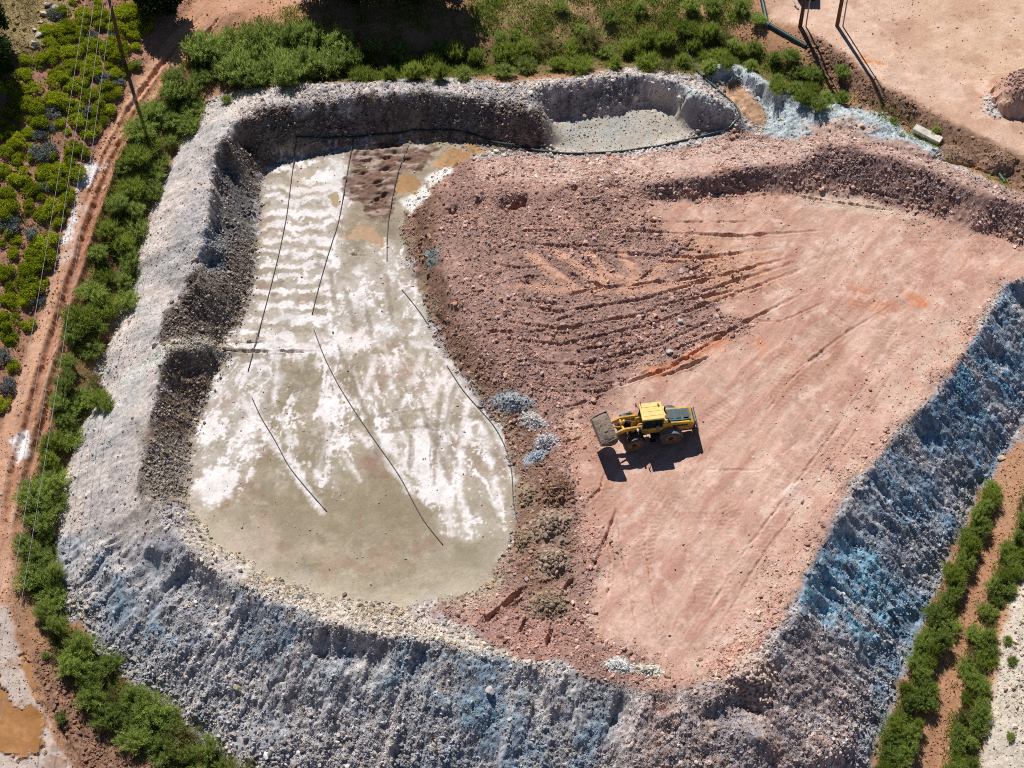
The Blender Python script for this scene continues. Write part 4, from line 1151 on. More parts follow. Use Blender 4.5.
# bushes of the red hillside: px, py, radius in px, grey?
HB = [(83, 12, 8, 0), (97, 10, 9, 0), (123, 10, 10, 0), (118, 24, 9, 0), (134, 6, 10, 0), (147, 12, 9, 0), (133, 22, 8, 0), (145, 26, 7, 0), (85, 23, 8, 0), (67, 22, 7, 0), (60, 29, 7, 0), (73, 27, 7, 0), (52, 28, 6, 0), (50, 38, 7, 0), (65, 38, 7, 0), (78, 35, 7, 0), (90, 42, 8, 0), (80, 48, 8, 0),
      (52, 50, 7, 0), (65, 48, 7, 0), (113, 40, 10, 0), (114, 52, 10, 0), (103, 45, 8, 0), (93, 57, 8, 0), (88, 67, 8, 0), (71, 62, 7, 0), (58, 77, 9, 0), (72, 82, 9, 0), (57, 97, 10, 0), (83, 80, 7, 0), (85, 93, 7, 0), (69, 102, 9, 0), (37, 103, 9, 0), (40, 119, 9, 0), (17, 115, 7, 0), (60, 121, 6, 0), (115, 69, 8, 0),
      (107, 83, 7, 0), (110, 93, 7, 0), (108, 107, 7, 0), (93, 90, 8, 0), (78, 117, 9, 0), (93, 108, 7, 0), (98, 70, 7, 0), (33, 85, 8, 0), (23, 100, 9, 0), (10, 107, 7, 0), (28, 130, 7, 0), (12, 128, 7, 0), (122, 45, 7, 0), (63, 8, 7, 0), (42, 55, 7, 0), (76, 62, 7, 0), (80, 105, 7, 0), (100, 98, 7, 0),
      (118, 78, 6, 1), (92, 33, 6, 1), (84, 110, 9, 1), (113, 33, 5, 1), (18, 138, 9, 0), (7, 148, 8, 0), (17, 156, 8, 0), (3, 167, 8, 0), (19, 172, 10, 0), (32, 185, 9, 0), (45, 168, 10, 0), (57, 166, 9, 0), (52, 178, 8, 0), (7, 190, 8, 0), (7, 206, 11, 0), (40, 194, 6, 0), (63, 183, 8, 0), (55, 203, 10, 0),
      (72, 145, 8, 0), (83, 148, 9, 0), (70, 157, 8, 0), (17, 238, 6, 0), (44, 237, 10, 0), (32, 252, 9, 0), (44, 252, 9, 0), (14, 247, 4, 0), (28, 210, 4, 0), (58, 219, 7, 0), (43, 147, 11, 1), (44, 184, 6, 1), (7, 222, 9, 1), (30, 230, 7, 1), (42, 131, 6, 1), (7, 268, 8, 0), (31, 265, 9, 0), (31, 287, 11, 0),
      (5, 318, 10, 0), (12, 336, 6, 0), (27, 277, 8, 0), (8, 297, 7, 0), (5, 354, 8, 1), (7, 382, 8, 1), (20, 300, 8, 0), (38, 258, 7, 0), (90, 130, 8, 0), (95, 122, 7, 0), (104, 118, 5, 0), (76, 170, 8, 0), (68, 193, 8, 0), (100, 22, 7, 0), (108, 14, 7, 0), (66, 72, 6, 0), (48, 152, 7, 0), (16, 86, 9, 0), (5, 84, 8, 0), (24, 70, 8, 0), (8, 330, 7, 0), (3, 400, 7, 0), (126, 66, 5, 0), (134, 64, 6, 0), (127, 33, 7, 0)]


def inpoly(px, py, poly):
    c = False; n = len(poly)
    for k in range(n):
        ax, ay = poly[k]; bx, by = poly[(k + 1) % n]
        if (ay > py) != (by > py) and px < (bx - ax) * (py - ay) / (by - ay) + ax: c = not c
    return c


def scatter(poly, space, rng, tries=9000, most=200):
    xs = [p[0] for p in poly]; ys = [p[1] for p in poly]
    out = []
    for _ in range(tries):
        px = rng.uniform(min(xs), max(xs)); py = rng.uniform(min(ys), max(ys))
        if not inpoly(px, py, poly): continue
        x, y, z = gnd(px, py)
        if any((x - a) ** 2 + (y - b) ** 2 < space ** 2 for a, b, _, _ in out): continue
        out.append((float(x), float(y), px, py))
        if len(out) >= most: break
    return [(p[2], p[3]) for p in out]


def hill_place(x, y):
    if y < 62 and x < 82: return "between the pale boulders and the wires"
    if y < 78 and x >= 82: return "at the power pole's foot under the wires"
    if x < 46 and y < 133: return "at the edge of the dark tree shade"
    if x < 76 and y < 127: return "round the bare red patch of the hillside"
    if y < 128: return "under the wires below the power pole"
    if x < 50 and y < 213: return "on the open red slope"
    if y < 225: return "beside the salt stained track edge"
    if y < 262: return "on the lower red slope"
    return "at the foot of the red hill"


rs0 = random.Random(9)
hill_area = [(20, 60), (60, 0), (140, 0), (150, 30), (128, 78), (100, 125), (84, 155), (66, 215), (50, 262), (30, 320), (8, 380), (0, 400), (0, 120)]
EXTRA = [q for q in scatter(hill_area, 1.25, rs0, 4000, 260) if all((q[0] - h[0]) ** 2 + ((q[1] - h[1]) * 1.2) ** 2 > (h[2] * .95) ** 2 for h in HB)][:95]
HB += [(px_, py_, rs0.choice((4, 5, 5, 6, 7)), int(rs0.random() < .16)) for px_, py_ in EXTRA]
cnt = {}
for px, py, r, grey in sorted(HB, key=lambda b: b[1]):
    where = hill_place(px, py)
    size = "small" if r < 7 else "big" if r > 9 else "round"
    cname = "silver grey" if grey else "yellow green"
    cnt[(where, cname)] = cnt.get((where, cname), 0) + 1
    k = cnt[(where, cname)]
    lab = f"{size} {cname} bush {where}, {ordinal(k)} from the top"
    R = r * .09 * random.uniform(.95, 1.12)
    me = random.choice(grey_protos if grey else hill_protos)
    plant(me, 'bush', px, py + r * .55, R, R * random.uniform(.95, 1.25), lab, 'bush', 'grey bushes on the red hillside' if grey else 'green bushes on the red hillside')


def along(path, px, py):
    best = (1e9, 0); acc = 0
    for a, b in zip(path[:-1], path[1:]):
        ex, ey = b[0] - a[0], b[1] - a[1]; l = math.hypot(ex, ey)
        t = max(0, min(1, ((px - a[0]) * ex + (py - a[1]) * ey) / (l * l)))
        d = math.hypot(px - a[0] - t * ex, py - a[1] - t * ey)
        if d < best[0]: best = (d, acc + t * l)
        acc += l
    return best[1]


rs = random.Random(5)
top_big = [(198, 50), (240, 38), (300, 33), (342, 44), (350, 66), (300, 80), (250, 84), (222, 66)]
top_row = [(340, 72), (350, 58), (450, 56), (520, 42), (620, 38), (690, 26), (745, 44), (735, 56), (700, 72), (640, 64), (600, 68), (520, 72), (440, 76), (360, 80)]
gully = [(690, 30), (745, 40), (775, 52), (800, 62), (842, 100), (826, 108), (790, 96), (766, 78), (735, 60), (705, 68)]
belt_r1 = [(992, 486), (986, 520), (966, 560), (956, 610), (941, 660), (918, 720), (897, 778), (882, 778), (887, 735), (902, 692), (918, 650), (938, 604), (954, 568), (968, 532), (982, 502)]
belt_r2 = [(1034, 485), (1034, 545), (1006, 592), (991, 632), (984, 680), (974, 775), (946, 775), (957, 702), (968, 652), (988, 592), (1008, 542), (1018, 508)]
BELTS = [
    (belt_left, 1.5, belt_protos * 3 + reed_protos + olive_protos, (.75, 1.35), (.8, 1.5), [(215, 65), (140, 160), (110, 280), (70, 400), (40, 540), (75, 650), (130, 720), (240, 775)], "feathery green shrub in the belt under the left bank, {o} down from the track bend", 'shrubs in the belt under the left bank', 5),
    (top_big, 1.75, belt_protos, (1.3, 1.9), (1.6, 2.4), [(200, 60), (345, 55)], "big billowing green shrub north of the bank, {o} along from the track", 'big shrubs north of the bank', 4),
    (top_row, 1.9, reed_protos * 2 + belt_protos[:2] + olive_protos, (.7, 1.25), (.9, 1.6), [(340, 66), (520, 58), (745, 50)], "reedy green shrub in the ditch behind the top bank, {o} along from the big shrubs", 'reedy shrubs in the ditch behind the top bank', 4),
    (gully, 1.5, belt_protos + reed_protos + olive_protos, (.55, 1.0), (.7, 1.2), [(690, 40), (840, 105)], "leafy shrub above the blue white rock ridge, {o} along from the hose", 'shrubs above the blue white rock ridge', 4),
    (belt_r1, .98, belt_protos * 2 + reed_protos, (.6, .9), (.8, 1.25), [(990, 486), (890, 778)], "green shrub at the foot of the blue bank, {o} down the belt", 'shrubs at the foot of the blue bank', 3),
    (belt_r2, 1.0, belt_protos + reed_protos + olive_protos, (.5, .85), (.7, 1.15), [(1034, 490), (960, 778)], "green shrub beyond the red track of the blue bank, {o} down that belt", 'shrubs beyond the red track', 3),
]
for poly, space, protos, rr, hh, path, lab, grp, dy in BELTS:
    pts = scatter(poly, space, rs)
    pts.sort(key=lambda p: along(path, *p))
    for k, (px, py) in enumerate(pts):
        plant(rs.choice(protos), 'shrub', px, py + dy, rs.uniform(*rr) * 1.2, rs.uniform(*hh) * 1.05, lab.format(o=ordinal(k + 1)), 'shrub', grp)
for px, py, r, h, lab in ((400, 52, 1.1, 1.0, 'dim green shrub in the tree shade above the ditch, middle of three'), (372, 48, 1.1, 1.1, 'dim green shrub in the tree shade above the ditch, first of three'), (440, 50, 1.2, 1.0, 'dim green shrub in the tree shade above the ditch, last of three'), (500, 38, .9, .8, 'green weed clump in the grass beside the tree shade'), (580, 30, .9, .7, 'green weed clump in the middle of the grass'), (560, 8, 1.0, .8, 'green weed clump at the top of the grass'), (610, 18, .9, .7, 'green weed clump between two bare patches of the grass'), (842, 74, .75, .95, "lone round green shrub on the brown slope between the two pole shadows"), (108, 405, .9, .8, "low green shrub spilling onto the pale toe of the left bank"), (128, 130 + 170, .5, .5, "small green shrub rooted in the pale left bank"), (196, 100, .6, .6, "small green shrub among the cream boulders at the bank corner"),
                          (185, 108, .5, .5, "tiny green shrub on the cream rubble at the bank corner"), (227, 100, .7, .6, "green shrub at the rim of the bank corner"), (64, 672, .5, .5, "small green shrub on the brown slope beside the track rut"), (46, 655, .45, .45, "tiny green shrub at the top of the brown slope by the rut"), (62, 718, .55, .6, "green shrub standing at the track edge near the big puddle"),
                          (935, 130, .5, .5, "small green shrub behind the concrete block"), (893, 122, .5, .5, "small green shrub before the concrete block"), (1007, 640, .5, .4, "small green shrub on the white gravel bank"), (1012, 660, .5, .4, "lower small green shrub on the white gravel bank"), (1010, 735, .45, .4, "lowest green shrub on the white gravel bank"),
                          (690, 8, 1.1, 1.2, "leafy shrub at the top of the grass, leftmost of three"), (712, 8, 1.1, 1.2, "leafy shrub at the top of the grass, middle of three"), (742, 10, 1.0, 1.1, "leafy shrub at the top of the grass, rightmost of three beside the pipe"), (758, 22, .9, 1.0, "bushy green shrub touching the bend of the pipe"), (640, 10, .8, .8, "low green shrub in the dry grass west of the pipe"), (515, 35, .8, .8, "green shrub at the edge of the tree shade"),
                          (96, 132, .5, .4, "small green shrub on the pole shadow side of the track"), (137, 64, .6, .6, "small green shrub between power pole and track"), (165, 77, .5, .4, "green shrub at the inside of the track bend")):
    plant(rs.choice(belt_protos), 'shrub', px, py + 2, r, h, lab, 'shrub', None)


# ---- grass and low weeds, uncounted
def grass(name, polys, n, mat, L, w, label, seed, need=None):
    rng = np.random.default_rng(seed)
    m = np.zeros(X.shape, np.float32)
    for p, k in polys: m = np.maximum(m, area(p, .6, .8) * k)
    m *= np.clip(.35 + 2.2 * fbm(X, Y, 1.6, 4, 200 + seed, .6) + .6 * fbm(X, Y, 6, 2, 210), 0, 2)
    m *= (np.abs(X) < 52.9) & (Y > -37.4) & (Y < 50.4)
    c = np.cumsum(m.ravel()); c /= c[-1]
    p = np.searchsorted(c, rng.random(n))
    x = X.ravel()[p] + rng.normal(size=n) * .08; y = Y.ravel()[p] + rng.normal(size=n) * .08
    P = np.stack([x, y, zf(x, y) - .02], 1)
    D = rng.normal(size=(n, 3)) * .6 + np.array([0, 0, 1.0])
    V, Fq = quads_from(P, D, w * (.7 + .6 * rng.random(n)), L * (.5 + rng.random(n)), rng, .2)
    tag(add(name, leaf_mesh(name, V, Fq, np.clip(.5 + .25 * rng.normal(size=n), 0, 1), mat)), label, 'grass', kind='stuff')


top_grass = [(470, -30), (740, -30), (755, 15), (720, 35), (640, 42), (560, 44), (500, 52), (470, 30)]
grass('green_grass', [(top_grass, .9), ([(240, 28), (300, 4), (480, 2), (480, 55), (360, 62)], .45), (top_row, 1.1), (belt_left, .9), (top_big, .7), (gully, .9), (belt_r1, 1.1), (belt_r2, 1.1), ([(835, 100), (930, 146), (1010, 190), (1015, 182), (930, 132), (850, 92)], .25), ([(0, 90), (60, 70), (60, 300), (0, 380)], .15)], 105000, M_REED, .36, .04, "low green grass and weeds along the ditches", 1)
grass('dry_grass', [(top_grass, .8), ([(20, -10), (70, -10), (66, 25), (40, 60), (15, 95), (-30, 90), (-30, 0)], 1.0), ([(835, 96), (930, 140), (1010, 186), (1010, 178), (930, 128), (850, 88)], .4), ([(770, 40), (800, 50), (830, 80), (815, 80), (780, 60)], .5)], 22000, M_DRY, .3, .025, "straw coloured dry grass on the slope and behind the ditch", 2)


# ---- trees: two corners of the frame and the ones whose shade falls in from beyond the top edge
def tree(px, py, h, r, label, seed, z=None):
    x, y, z = gnd(px, py)
    x, y, z = float(x), float(y), float(z)
    rng = np.random.default_rng(seed)
    root = empty('tree', (x, y, z)); tag(root, label, 'tree')
    m = MB()
    m.tube([(0, 0, -.2), (.05, .02, h * .25), (.12, -.05, h * .5), (.1, 0, h * .85)], .03 * h, 9)
    for k in range(6):
        a = k * 1.05 + rng.random(); hh = h * (.3 + .08 * k)
        m.tube([(.08, 0, hh), (math.cos(a) * r * .4, math.sin(a) * r * .4, hh + h * .12), (math.cos(a) * r * .75, math.sin(a) * r * .75, hh + h * .2)], .011 * h, 6)
    m.build('trunk', M_BARK, root, smooth=True)
    P = []; D = []
    for k in range(46):
        a = rng.random() * 6.283; u = rng.random(); hh = h * (.3 + .68 * u); rr = r * math.sqrt(rng.random()) * math.sin(math.pi * (.22 + .74 * u)) ** .8
        lr = r * (.22 + .16 * rng.random()); n = 210
        v = rng.normal(size=(n, 3)); v /= np.linalg.norm(v, axis=1, keepdims=True)
        P.append(np.array([rr * math.cos(a), rr * math.sin(a), hh]) + v * lr * (.4 + .6 * rng.random((n, 1)))); D.append(v + rng.normal(size=(n, 3)) * .8)
    P = np.concatenate(P); D = np.concatenate(D)
    V, Fq = quads_from(P, D, .07 + .06 * rng.random(len(P)), .22 + .2 * rng.random(len(P)), rng)
    add('crown', leaf_mesh('crown', V, Fq, np.clip(.45 + .25 * rng.normal(size=len(P)), 0, 1), M_TREE), root)


tree(-16, 40, 5.5, 2.6, "dark leafy tree at the corner of the hillside above its black shade", 1)
tree(-14, 70, 5.5, 2.6, "dark tree at the frame edge, second down the hillside", 2)
tree(-5, 76, 4.0, 2.0, "dark leafy tree standing in the shade on the hillside", 12)
tree(160, 14, 4.3, 2.1, "dark evergreen tree beside the track bend", 3)
for k, (px, py, h, r) in enumerate(((322, -6, 5.5, 2.6), (350, -2, 6.5, 3.0), (382, 2, 7.2, 3.2), (412, 2, 7.2, 3.2), (440, -4, 6.2, 2.6), (372, -20, 7.5, 3.0), (405, -22, 7.5, 3.0))):
    tree(px, py, h, r, f"dark tree of the row beyond the ditch, {ordinal(k + 1)} along from the track" , 20 + k)


# ------------------------------------------------------------------ heaps and single boulders
M_CONC = mat_plain('concrete', S(216, 208, 194), .9, var=.35, scale=2.5, bump=.3)


def rock(px, py, size, col, label, seed, squash=.7, name='boulder', rz=None):
    rng = np.random.default_rng(seed)
    x, y, z = g3(px, py)
    bm = bmesh.new(); bmesh.ops.create_icosphere(bm, subdivisions=3, radius=1)
    dirs = rng.normal(size=(15, 3)); dirs /= np.linalg.norm(dirs, axis=1, keepdims=True); cut = .45 + .35 * rng.random(15)
    for v in bm.verts:
        p = np.array(v.co)
        for d, c in zip(dirs, cut):
            e = p @ d
            if e > c: p = p - d * (e - c) * .97
        p = p * (1 + .025 * rng.normal())
        v.co = p * np.array(size) * np.array([1, 1, squash])
    me = bpy.data.meshes.new(name); bm.to_mesh(me); bm.free()
    ca = me.color_attributes.new('Col', 'FLOAT_COLOR', 'POINT')
    for i, d in enumerate(ca.data):
        k = .8 + .4 * rng.random()
        d.color = (col[0] * k, col[1] * k, col[2] * k, 1)
    me.materials.append(M_STONE)
    return tag(add(name, me, None, (x, y, z + size[2] * squash * .35), (rng.normal() * .15, rng.normal() * .15, rng.random() * 6.28 if rz is None else rz)), label, 'boulder')


CREAM = S(206, 190, 158); GREYR = S(190, 184, 180); BLUER = S(150, 164, 176); REDR = S(170, 128, 114)
for k, (px, py, s, c, lab) in enumerate((
        (45, 15, (.75, .5, .5), CREAM, "big cream boulder on the hillside, largest of the pale group"), (48, 5, (.45, .4, .4), GREYR, "grey boulder just above the big cream boulder"), (40, 35, (.55, .35, .4), GREYR, "pale flat boulder below the big cream boulder"),
        (34, 30, (.3, .28, .3), GREYR, "small grey boulder touching the pale flat boulder"), (41, 23, (.3, .25, .3), CREAM, "small cream boulder between the two pale larger ones"), (33, 43, (.4, .3, .3), GREYR, "lowest grey boulder of the pale group on the hillside"), (55, 8, (.35, .3, .3), GREYR, "grey boulder uphill right of the big cream boulder"),
        (192, 110, (.7, .45, .5), CREAM, "cream slab of rock at the foot of the bank corner"), (187, 116, (.5, .4, .4), GREYR, "pale boulder below the cream slab at the bank corner"), (66, 641, (.4, .35, .4), S(190, 150, 120), "tan boulder at the top of the brown slope beside the rut"),
        (98, 652, (.4, .35, .35), GREYR, "pale boulder at the toe of the left bank beside the shrubs"), (870, 330 + 60, (.22, .2, .2), REDR, "small red stone lying alone on the loading floor edge"), (803, 502, (.22, .2, .2), REDR, "small red stone below the white patch on the loading floor"), (768, 318, (.2, .2, .2), GREYR, "small grey stone alone on the pale red floor"),
        (670, 352, (.4, .35, .35), GREYR, "pale boulder at the end of the orange scrape"), (681, 322, (.38, .35, .35), GREYR, "pale boulder among the wheel ruts"), (593, 560, (.3, .28, .28), REDR, "red boulder beside the brown rubble heaps"), (508, 437, (.3, .25, .25), S(180, 110, 80), "orange rock at the pond's red shore"),
        (822, 562, (.5, .45, .45), BLUER, "blue grey boulder on the crest of the blue bank"), (803, 612, (.6, .5, .45), BLUER, "big blue boulder on the lower crest of the blue bank"), (890, 608, (.5, .45, .4), BLUER, "grey boulder half way down the blue bank"), (1000, 458, (.5, .3, .3), CREAM, "cream rock at the toe of the blue bank"), (1000, 600, (.35, .28, .28), CREAM, "cream rock at the edge of the white gravel bank"),
        (490, 690, (.5, .4, .4), GREYR, "grey boulder stuck high in the southern bank"), (420, 640, (.35, .3, .3), GREYR, "pale boulder on the cream southern crest"), (155, 345, (.35, .3, .3), GREYR, "grey boulder at the head of the cross ridge"), (237, 688, (.4, .35, .35), CREAM, "cream boulder in the lower southern bank"), (345, 595, (.3, .25, .25), S(130, 105, 90), "brown rock at the southern shore of the pond"))):
    rock(px, py, s, c, lab, 300 + k)


def pile(px, py, rx, ry, h, rz, n, col, label, seed, size=(.06, .18), name='rubble_pile', steepen=1.0):
    """a tipped heap: rough mound under a skin of its own stones"""
    rng = np.random.default_rng(seed)
    x0, y0, z0 = g3(px, py)
    z0 = float(H(x0, y0))
    m = 26
    u, v = np.meshgrid(np.linspace(-1.25, 1.25, m), np.linspace(-1.25, 1.25, m), indexing='ij')
    r = np.hypot(u, v) * (1 + .75 * fbm(u * 1.2 + seed * 1.7, v * 1.2 + seed, .9, 3, 13))
    hh = h * 1.1 * np.exp(-(r / .62) ** 2) - .12 * h if steepen == 1 else h * np.clip(1.15 - r ** steepen, -.35, 1)
    lx, ly = u * rx, v * ry
    ca, sa = math.cos(rz), math.sin(rz)
    wx_, wy_ = lx * ca - ly * sa, lx * sa + ly * ca
    hh = hh + .35 * h * fbm(wx_ + seed, wy_, .9, 3, 7) + .12 * fbm(wx_ + seed * 3, wy_, .3, 2, 9)
    base = zf(x0 + wx_, y0 + wy_) - z0
    zz = base + np.where(r < 1.0, hh, -.12)
    V = np.stack([wx_, wy_, zz], -1).reshape(-1, 3)
    I = np.arange(m * m).reshape(m, m)
    Q = np.stack([I[:-1, :-1], I[1:, :-1], I[1:, 1:], I[:-1, 1:]], -1).reshape(-1, 4)
    T = np.concatenate([Q[:, [0, 1, 2]], Q[:, [0, 2, 3]]])
    Cb = np.array(col)[None] * (.75 + .5 * rng.random((len(V), 1)))
    rim = sstep(.55, .95, r).reshape(-1, 1)
    Cb = Cb * (1 - rim) + colat((x0 + wx_).ravel(), (y0 + wy_).ravel()) * rim
    a = rng.random(n) * 6.283; q = np.minimum(np.abs(rng.normal(size=n)) * .56, 1.24)
    iu = np.clip(((q * np.cos(a) + 1.25) / 2.5 * (m - 1)).astype(int), 0, m - 1); iv = np.clip(((q * np.sin(a) + 1.25) / 2.5 * (m - 1)).astype(int), 0, m - 1)
    P0 = V.reshape(m, m, 3)[iu, iv] + rng.normal(size=(n, 3)) * np.array([.05, .05, .02])
    sr_ = size[0] * .8 + (size[1] - size[0]) * rng.random(n) ** 3
    P, Fc, C = stone_cloud(P0[:, 0], P0[:, 1], P0[:, 2], sr_, np.array(col)[None] * (.55 + .95 * rng.random((n, 1))), rng)
    me = np_mesh(name, np.concatenate([V, P]), np.concatenate([T, Fc + len(V)]), M_STONE, np.concatenate([Cb, C]), False)
    return tag(add(name, me, None, (x0, y0, z0)), label, 'heap')


BRN = S(158, 136, 118); BG = S(150, 158, 166); WG = S(206, 204, 200)
pile(557, 490, 1.7, 1.9, .75, 0, 560, S(140, 108, 90), "brown rubble heap nearest the loader, topmost of the row of four", 1, (.07, .2))
pile(551, 526, 2.0, 2.0, .85, .2, 620, BRN, "grey brown rubble heap, second down the row beside the pond", 2, (.08, .22))
pile(553, 562, 1.8, 1.9, .8, 0, 560, BRN, "grey brown rubble heap, third down the row with dark blocks", 3, (.08, .22))
pile(548, 604, 2.0, 1.5, .65, 0, 560, S(150, 128, 106), "lowest rubble heap of the row beside the deep rut", 4, (.07, .2))
pile(526, 498, 1.1, 1.5, .5, 0, 260, S(146, 126, 104), "low olive brown heap between the pond shore and the topmost rubble heap", 14, (.07, .18))
pile(524, 540, 1.0, 1.5, .45, 0, 260, S(146, 124, 102), "low brown heap at the shore beside the hose end", 15, (.07, .18))
pile(512, 402, 2.4, 1.3, .4, -.45, 620, S(156, 160, 164), "blue grey gravel heap lying over the red slope", 5, (.05, .13), 'gravel_pile')
pile(534, 421, 1.8, .9, .35, -.6, 480, S(196, 188, 184), "pale gravel heap running down from the blue grey gravel heap", 6, (.05, .13), 'gravel_pile')
pile(545, 442, 1.2, 1.1, .35, 0, 340, S(182, 176, 178), "small pale gravel heap below the long one", 7, (.05, .13), 'gravel_pile')
pile(537, 456, 1.5, .8, .28, .2, 340, S(168, 176, 184), "lowest small grey gravel heap above the brown rubble", 8, (.05, .12), 'gravel_pile')
pile(620, 665, 1.5, .9, .3, 0, 420, WG, "low heap of white gravel at the south edge of the loading floor", 9, (.05, .13), 'gravel_pile')
pile(648, 670, 1.5, .8, .28, 0, 380, S(210, 206, 190), "low cream gravel heap joined to the white gravel at the south edge", 10, (.05, .12), 'gravel_pile')
pile(752, 680, 2.3, 1.9, .8, .2, 700, S(196, 172, 158), "heap of coarse pale blocks at the south corner of the loading floor", 11, (.09, .26), 'rubble_pile')
pile(1022, 96, 2.6, 2.4, 2.0, .5, 700, S(168, 134, 122), "reddish spoil heap with a steep shaded face at the edge of the dirt yard", 12, (.06, .2), 'spoil_heap', 3.0)
pile(996, 104, 1.6, 1.8, .45, 0, 420, S(196, 188, 182), "spread of pale gravel in front of the reddish spoil heap", 13, (.06, .16), 'gravel_pile')
pile(955, 178 - 20, 2.2, 1.2, .8, -.4, 200, S(140, 112, 94), "brown earth mound behind the small dark pipe", 16, (.05, .12), 'earth_mound', 2.0)
pile(995, 166, 2.0, 1.2, .9, -.3, 200, S(146, 116, 96), "second brown earth mound beside the dark pipe stub", 17, (.05, .12), 'earth_mound', 2.0)

# ------------------------------------------------------------------ hoses
M_HOSE = mat_plain('black_hose', (.03, .028, .032), .55, var=.4, scale=3, dirt=(.09, .075, .07))
M_HOSEG = mat_plain('green_black_hose', (.022, .05, .05), .5, var=.4, scale=3)


def hose(px_pts, r, label, mat, name='hose', lift=.0, smooth_ground=True):
    W = subdiv(px_pts, False, 4.0)
    # ease the corners of the line
    for _ in range(6):
        W[1:-1] = .25 * W[:-2] + .5 * W[1:-1] + .25 * W[2:]
    z = zf(W[:, 0], W[:, 1])
    zs = z.copy()
    for _ in range(4):
        zs[1:-1] = np.maximum(z[1:-1], (zs[:-2] + zs[2:]) / 2)
    m = MB(); m.tube([(W[k, 0], W[k, 1], zs[k] + r * .8 + lift) for k in range(len(W))], r, 7)
    o = m.build(name, mat, smooth=True)
    return tag(o, label, 'hose', 'thin drip hoses on the pond' if name == 'drip_hose' else None)


hose([(296, 140), (340, 138), (390, 134), (420, 131), (448, 132), (478, 138), (505, 145), (540, 152), (575, 155), (620, 152), (660, 147), (695, 139), (716, 133), (735, 130), (741, 123), (741, 112), (733, 101), (720, 91), (706, 81), (694, 68), (687, 52), (683, 36), (684, 25), (691, 17)], .1, "long dark green hose along the foot of the top bank up to the ditch", M_HOSEG, 'supply_hose')
for pts, lab in (([(297, 141), (292, 175), (287, 215), (280, 250), (270, 290), (262, 320), (254, 350), (248, 372)], "thin black drip hose down the banded salt, nearest the dark left bank"), ([(252, 398), (262, 420), (275, 440), (288, 466), (305, 487), (327, 512)], "thin black drip hose ending in the khaki mud, lower left of the pond"),
                 ([(353, 139), (348, 170), (342, 205), (338, 225), (328, 255), (318, 290), (312, 315)], "thin black drip hose between the salt bands and the churned mud"), ([(314, 330), (324, 357), (338, 385), (355, 412), (372, 437), (390, 462), (402, 480), (412, 500), (424, 522), (443, 545)], "longest thin black drip hose slanting across the middle of the pond"),
                 ([(409, 146), (400, 165), (394, 190), (389, 215), (387, 240), (387, 262)], "thin black drip hose passing the squarish ochre puddle"), ([(402, 290), (420, 312), (430, 328)], "short black hose piece at the foot of the red slope"), ([(447, 366), (462, 390), (478, 408), (494, 425), (505, 445), (512, 470), (513, 500), (516, 520), (524, 535), (536, 552)], "thin black drip hose following the pond's red shore to the rubble heaps")):
    hose(pts, .042, lab, M_HOSE, 'drip_hose')

# ------------------------------------------------------------------ pipes, block
M_PIPE = mat_plain('green_pipe', (.018, .060, .062), .4, var=.4, scale=2)
x1, y1, z1 = g3(806, 47); x2, y2, z2 = g3(767, 25); x3, y3, z3 = g3(759, -12)
pr_ = empty('drain_pipe', (x2, y2, z2)); tag(pr_, "thick dark green pipe lying bent at the edge of the yard", 'pipe')
for a, b in (((x1, y1, z1 + .1), (x2, y2, z2 + .2)), ((x2, y2, z2 + .2), (x3, y3, z3 + .2))):
    m = MB(); m.cyl(Vector(a) - Vector((x2, y2, z2)), Vector(b) - Vector((x2, y2, z2)), .21, n=18)
    m.build('pipe_length', M_PIPE, pr_, smooth=False)
m = MB(); m.cyl((-.18, .12, .2), (.2, -.14, .2), .26, n=18); m.build('coupling', mat_plain('pipe_grey', (.25, .3, .32), .5), pr_)
x1, y1, z1 = g3(994, 169); x2, y2, z2 = g3(1005, 183)
m = MB(); m.cyl((0, 0, .2), (x2 - x1, y2 - y1, z2 - z1 + .05), .17, n=16)
tag(m.build('pipe_stub', M_PIPE, loc=(x1, y1, z1)), "short dark pipe stub sticking out of the brown earth mound", 'pipe')
x1, y1, z1 = g3(927, 137)
m = MB(); m.box((0, 0, 0), (2.75, .75, .5), bevel=.05)
for v in m.bm.verts: v.co += Vector((random.uniform(-.02, .02), random.uniform(-.02, .02), random.uniform(-.02, .02)))
o = m.build('concrete_block', M_CONC, loc=(x1, y1, z1 + .3)); o.rotation_euler = (.06, .05, -.62)
tag(o, "long pale concrete block lying on the gully edge", 'concrete block')

# ------------------------------------------------------------------ poles and wires
M_WOOD = mat_plain('pole_wood', (.155, .075, .045), .85, var=.45, scale=2.5)
M_GALV = mat_plain('galvanised', (.45, .42, .44), .45, .3, var=.3)
M_CERAM = mat_plain('insulator', (.30, .16, .10), .25)
M_WIRE = mat_plain('wire', (.36, .38, .42), .4, .3, var=.2)


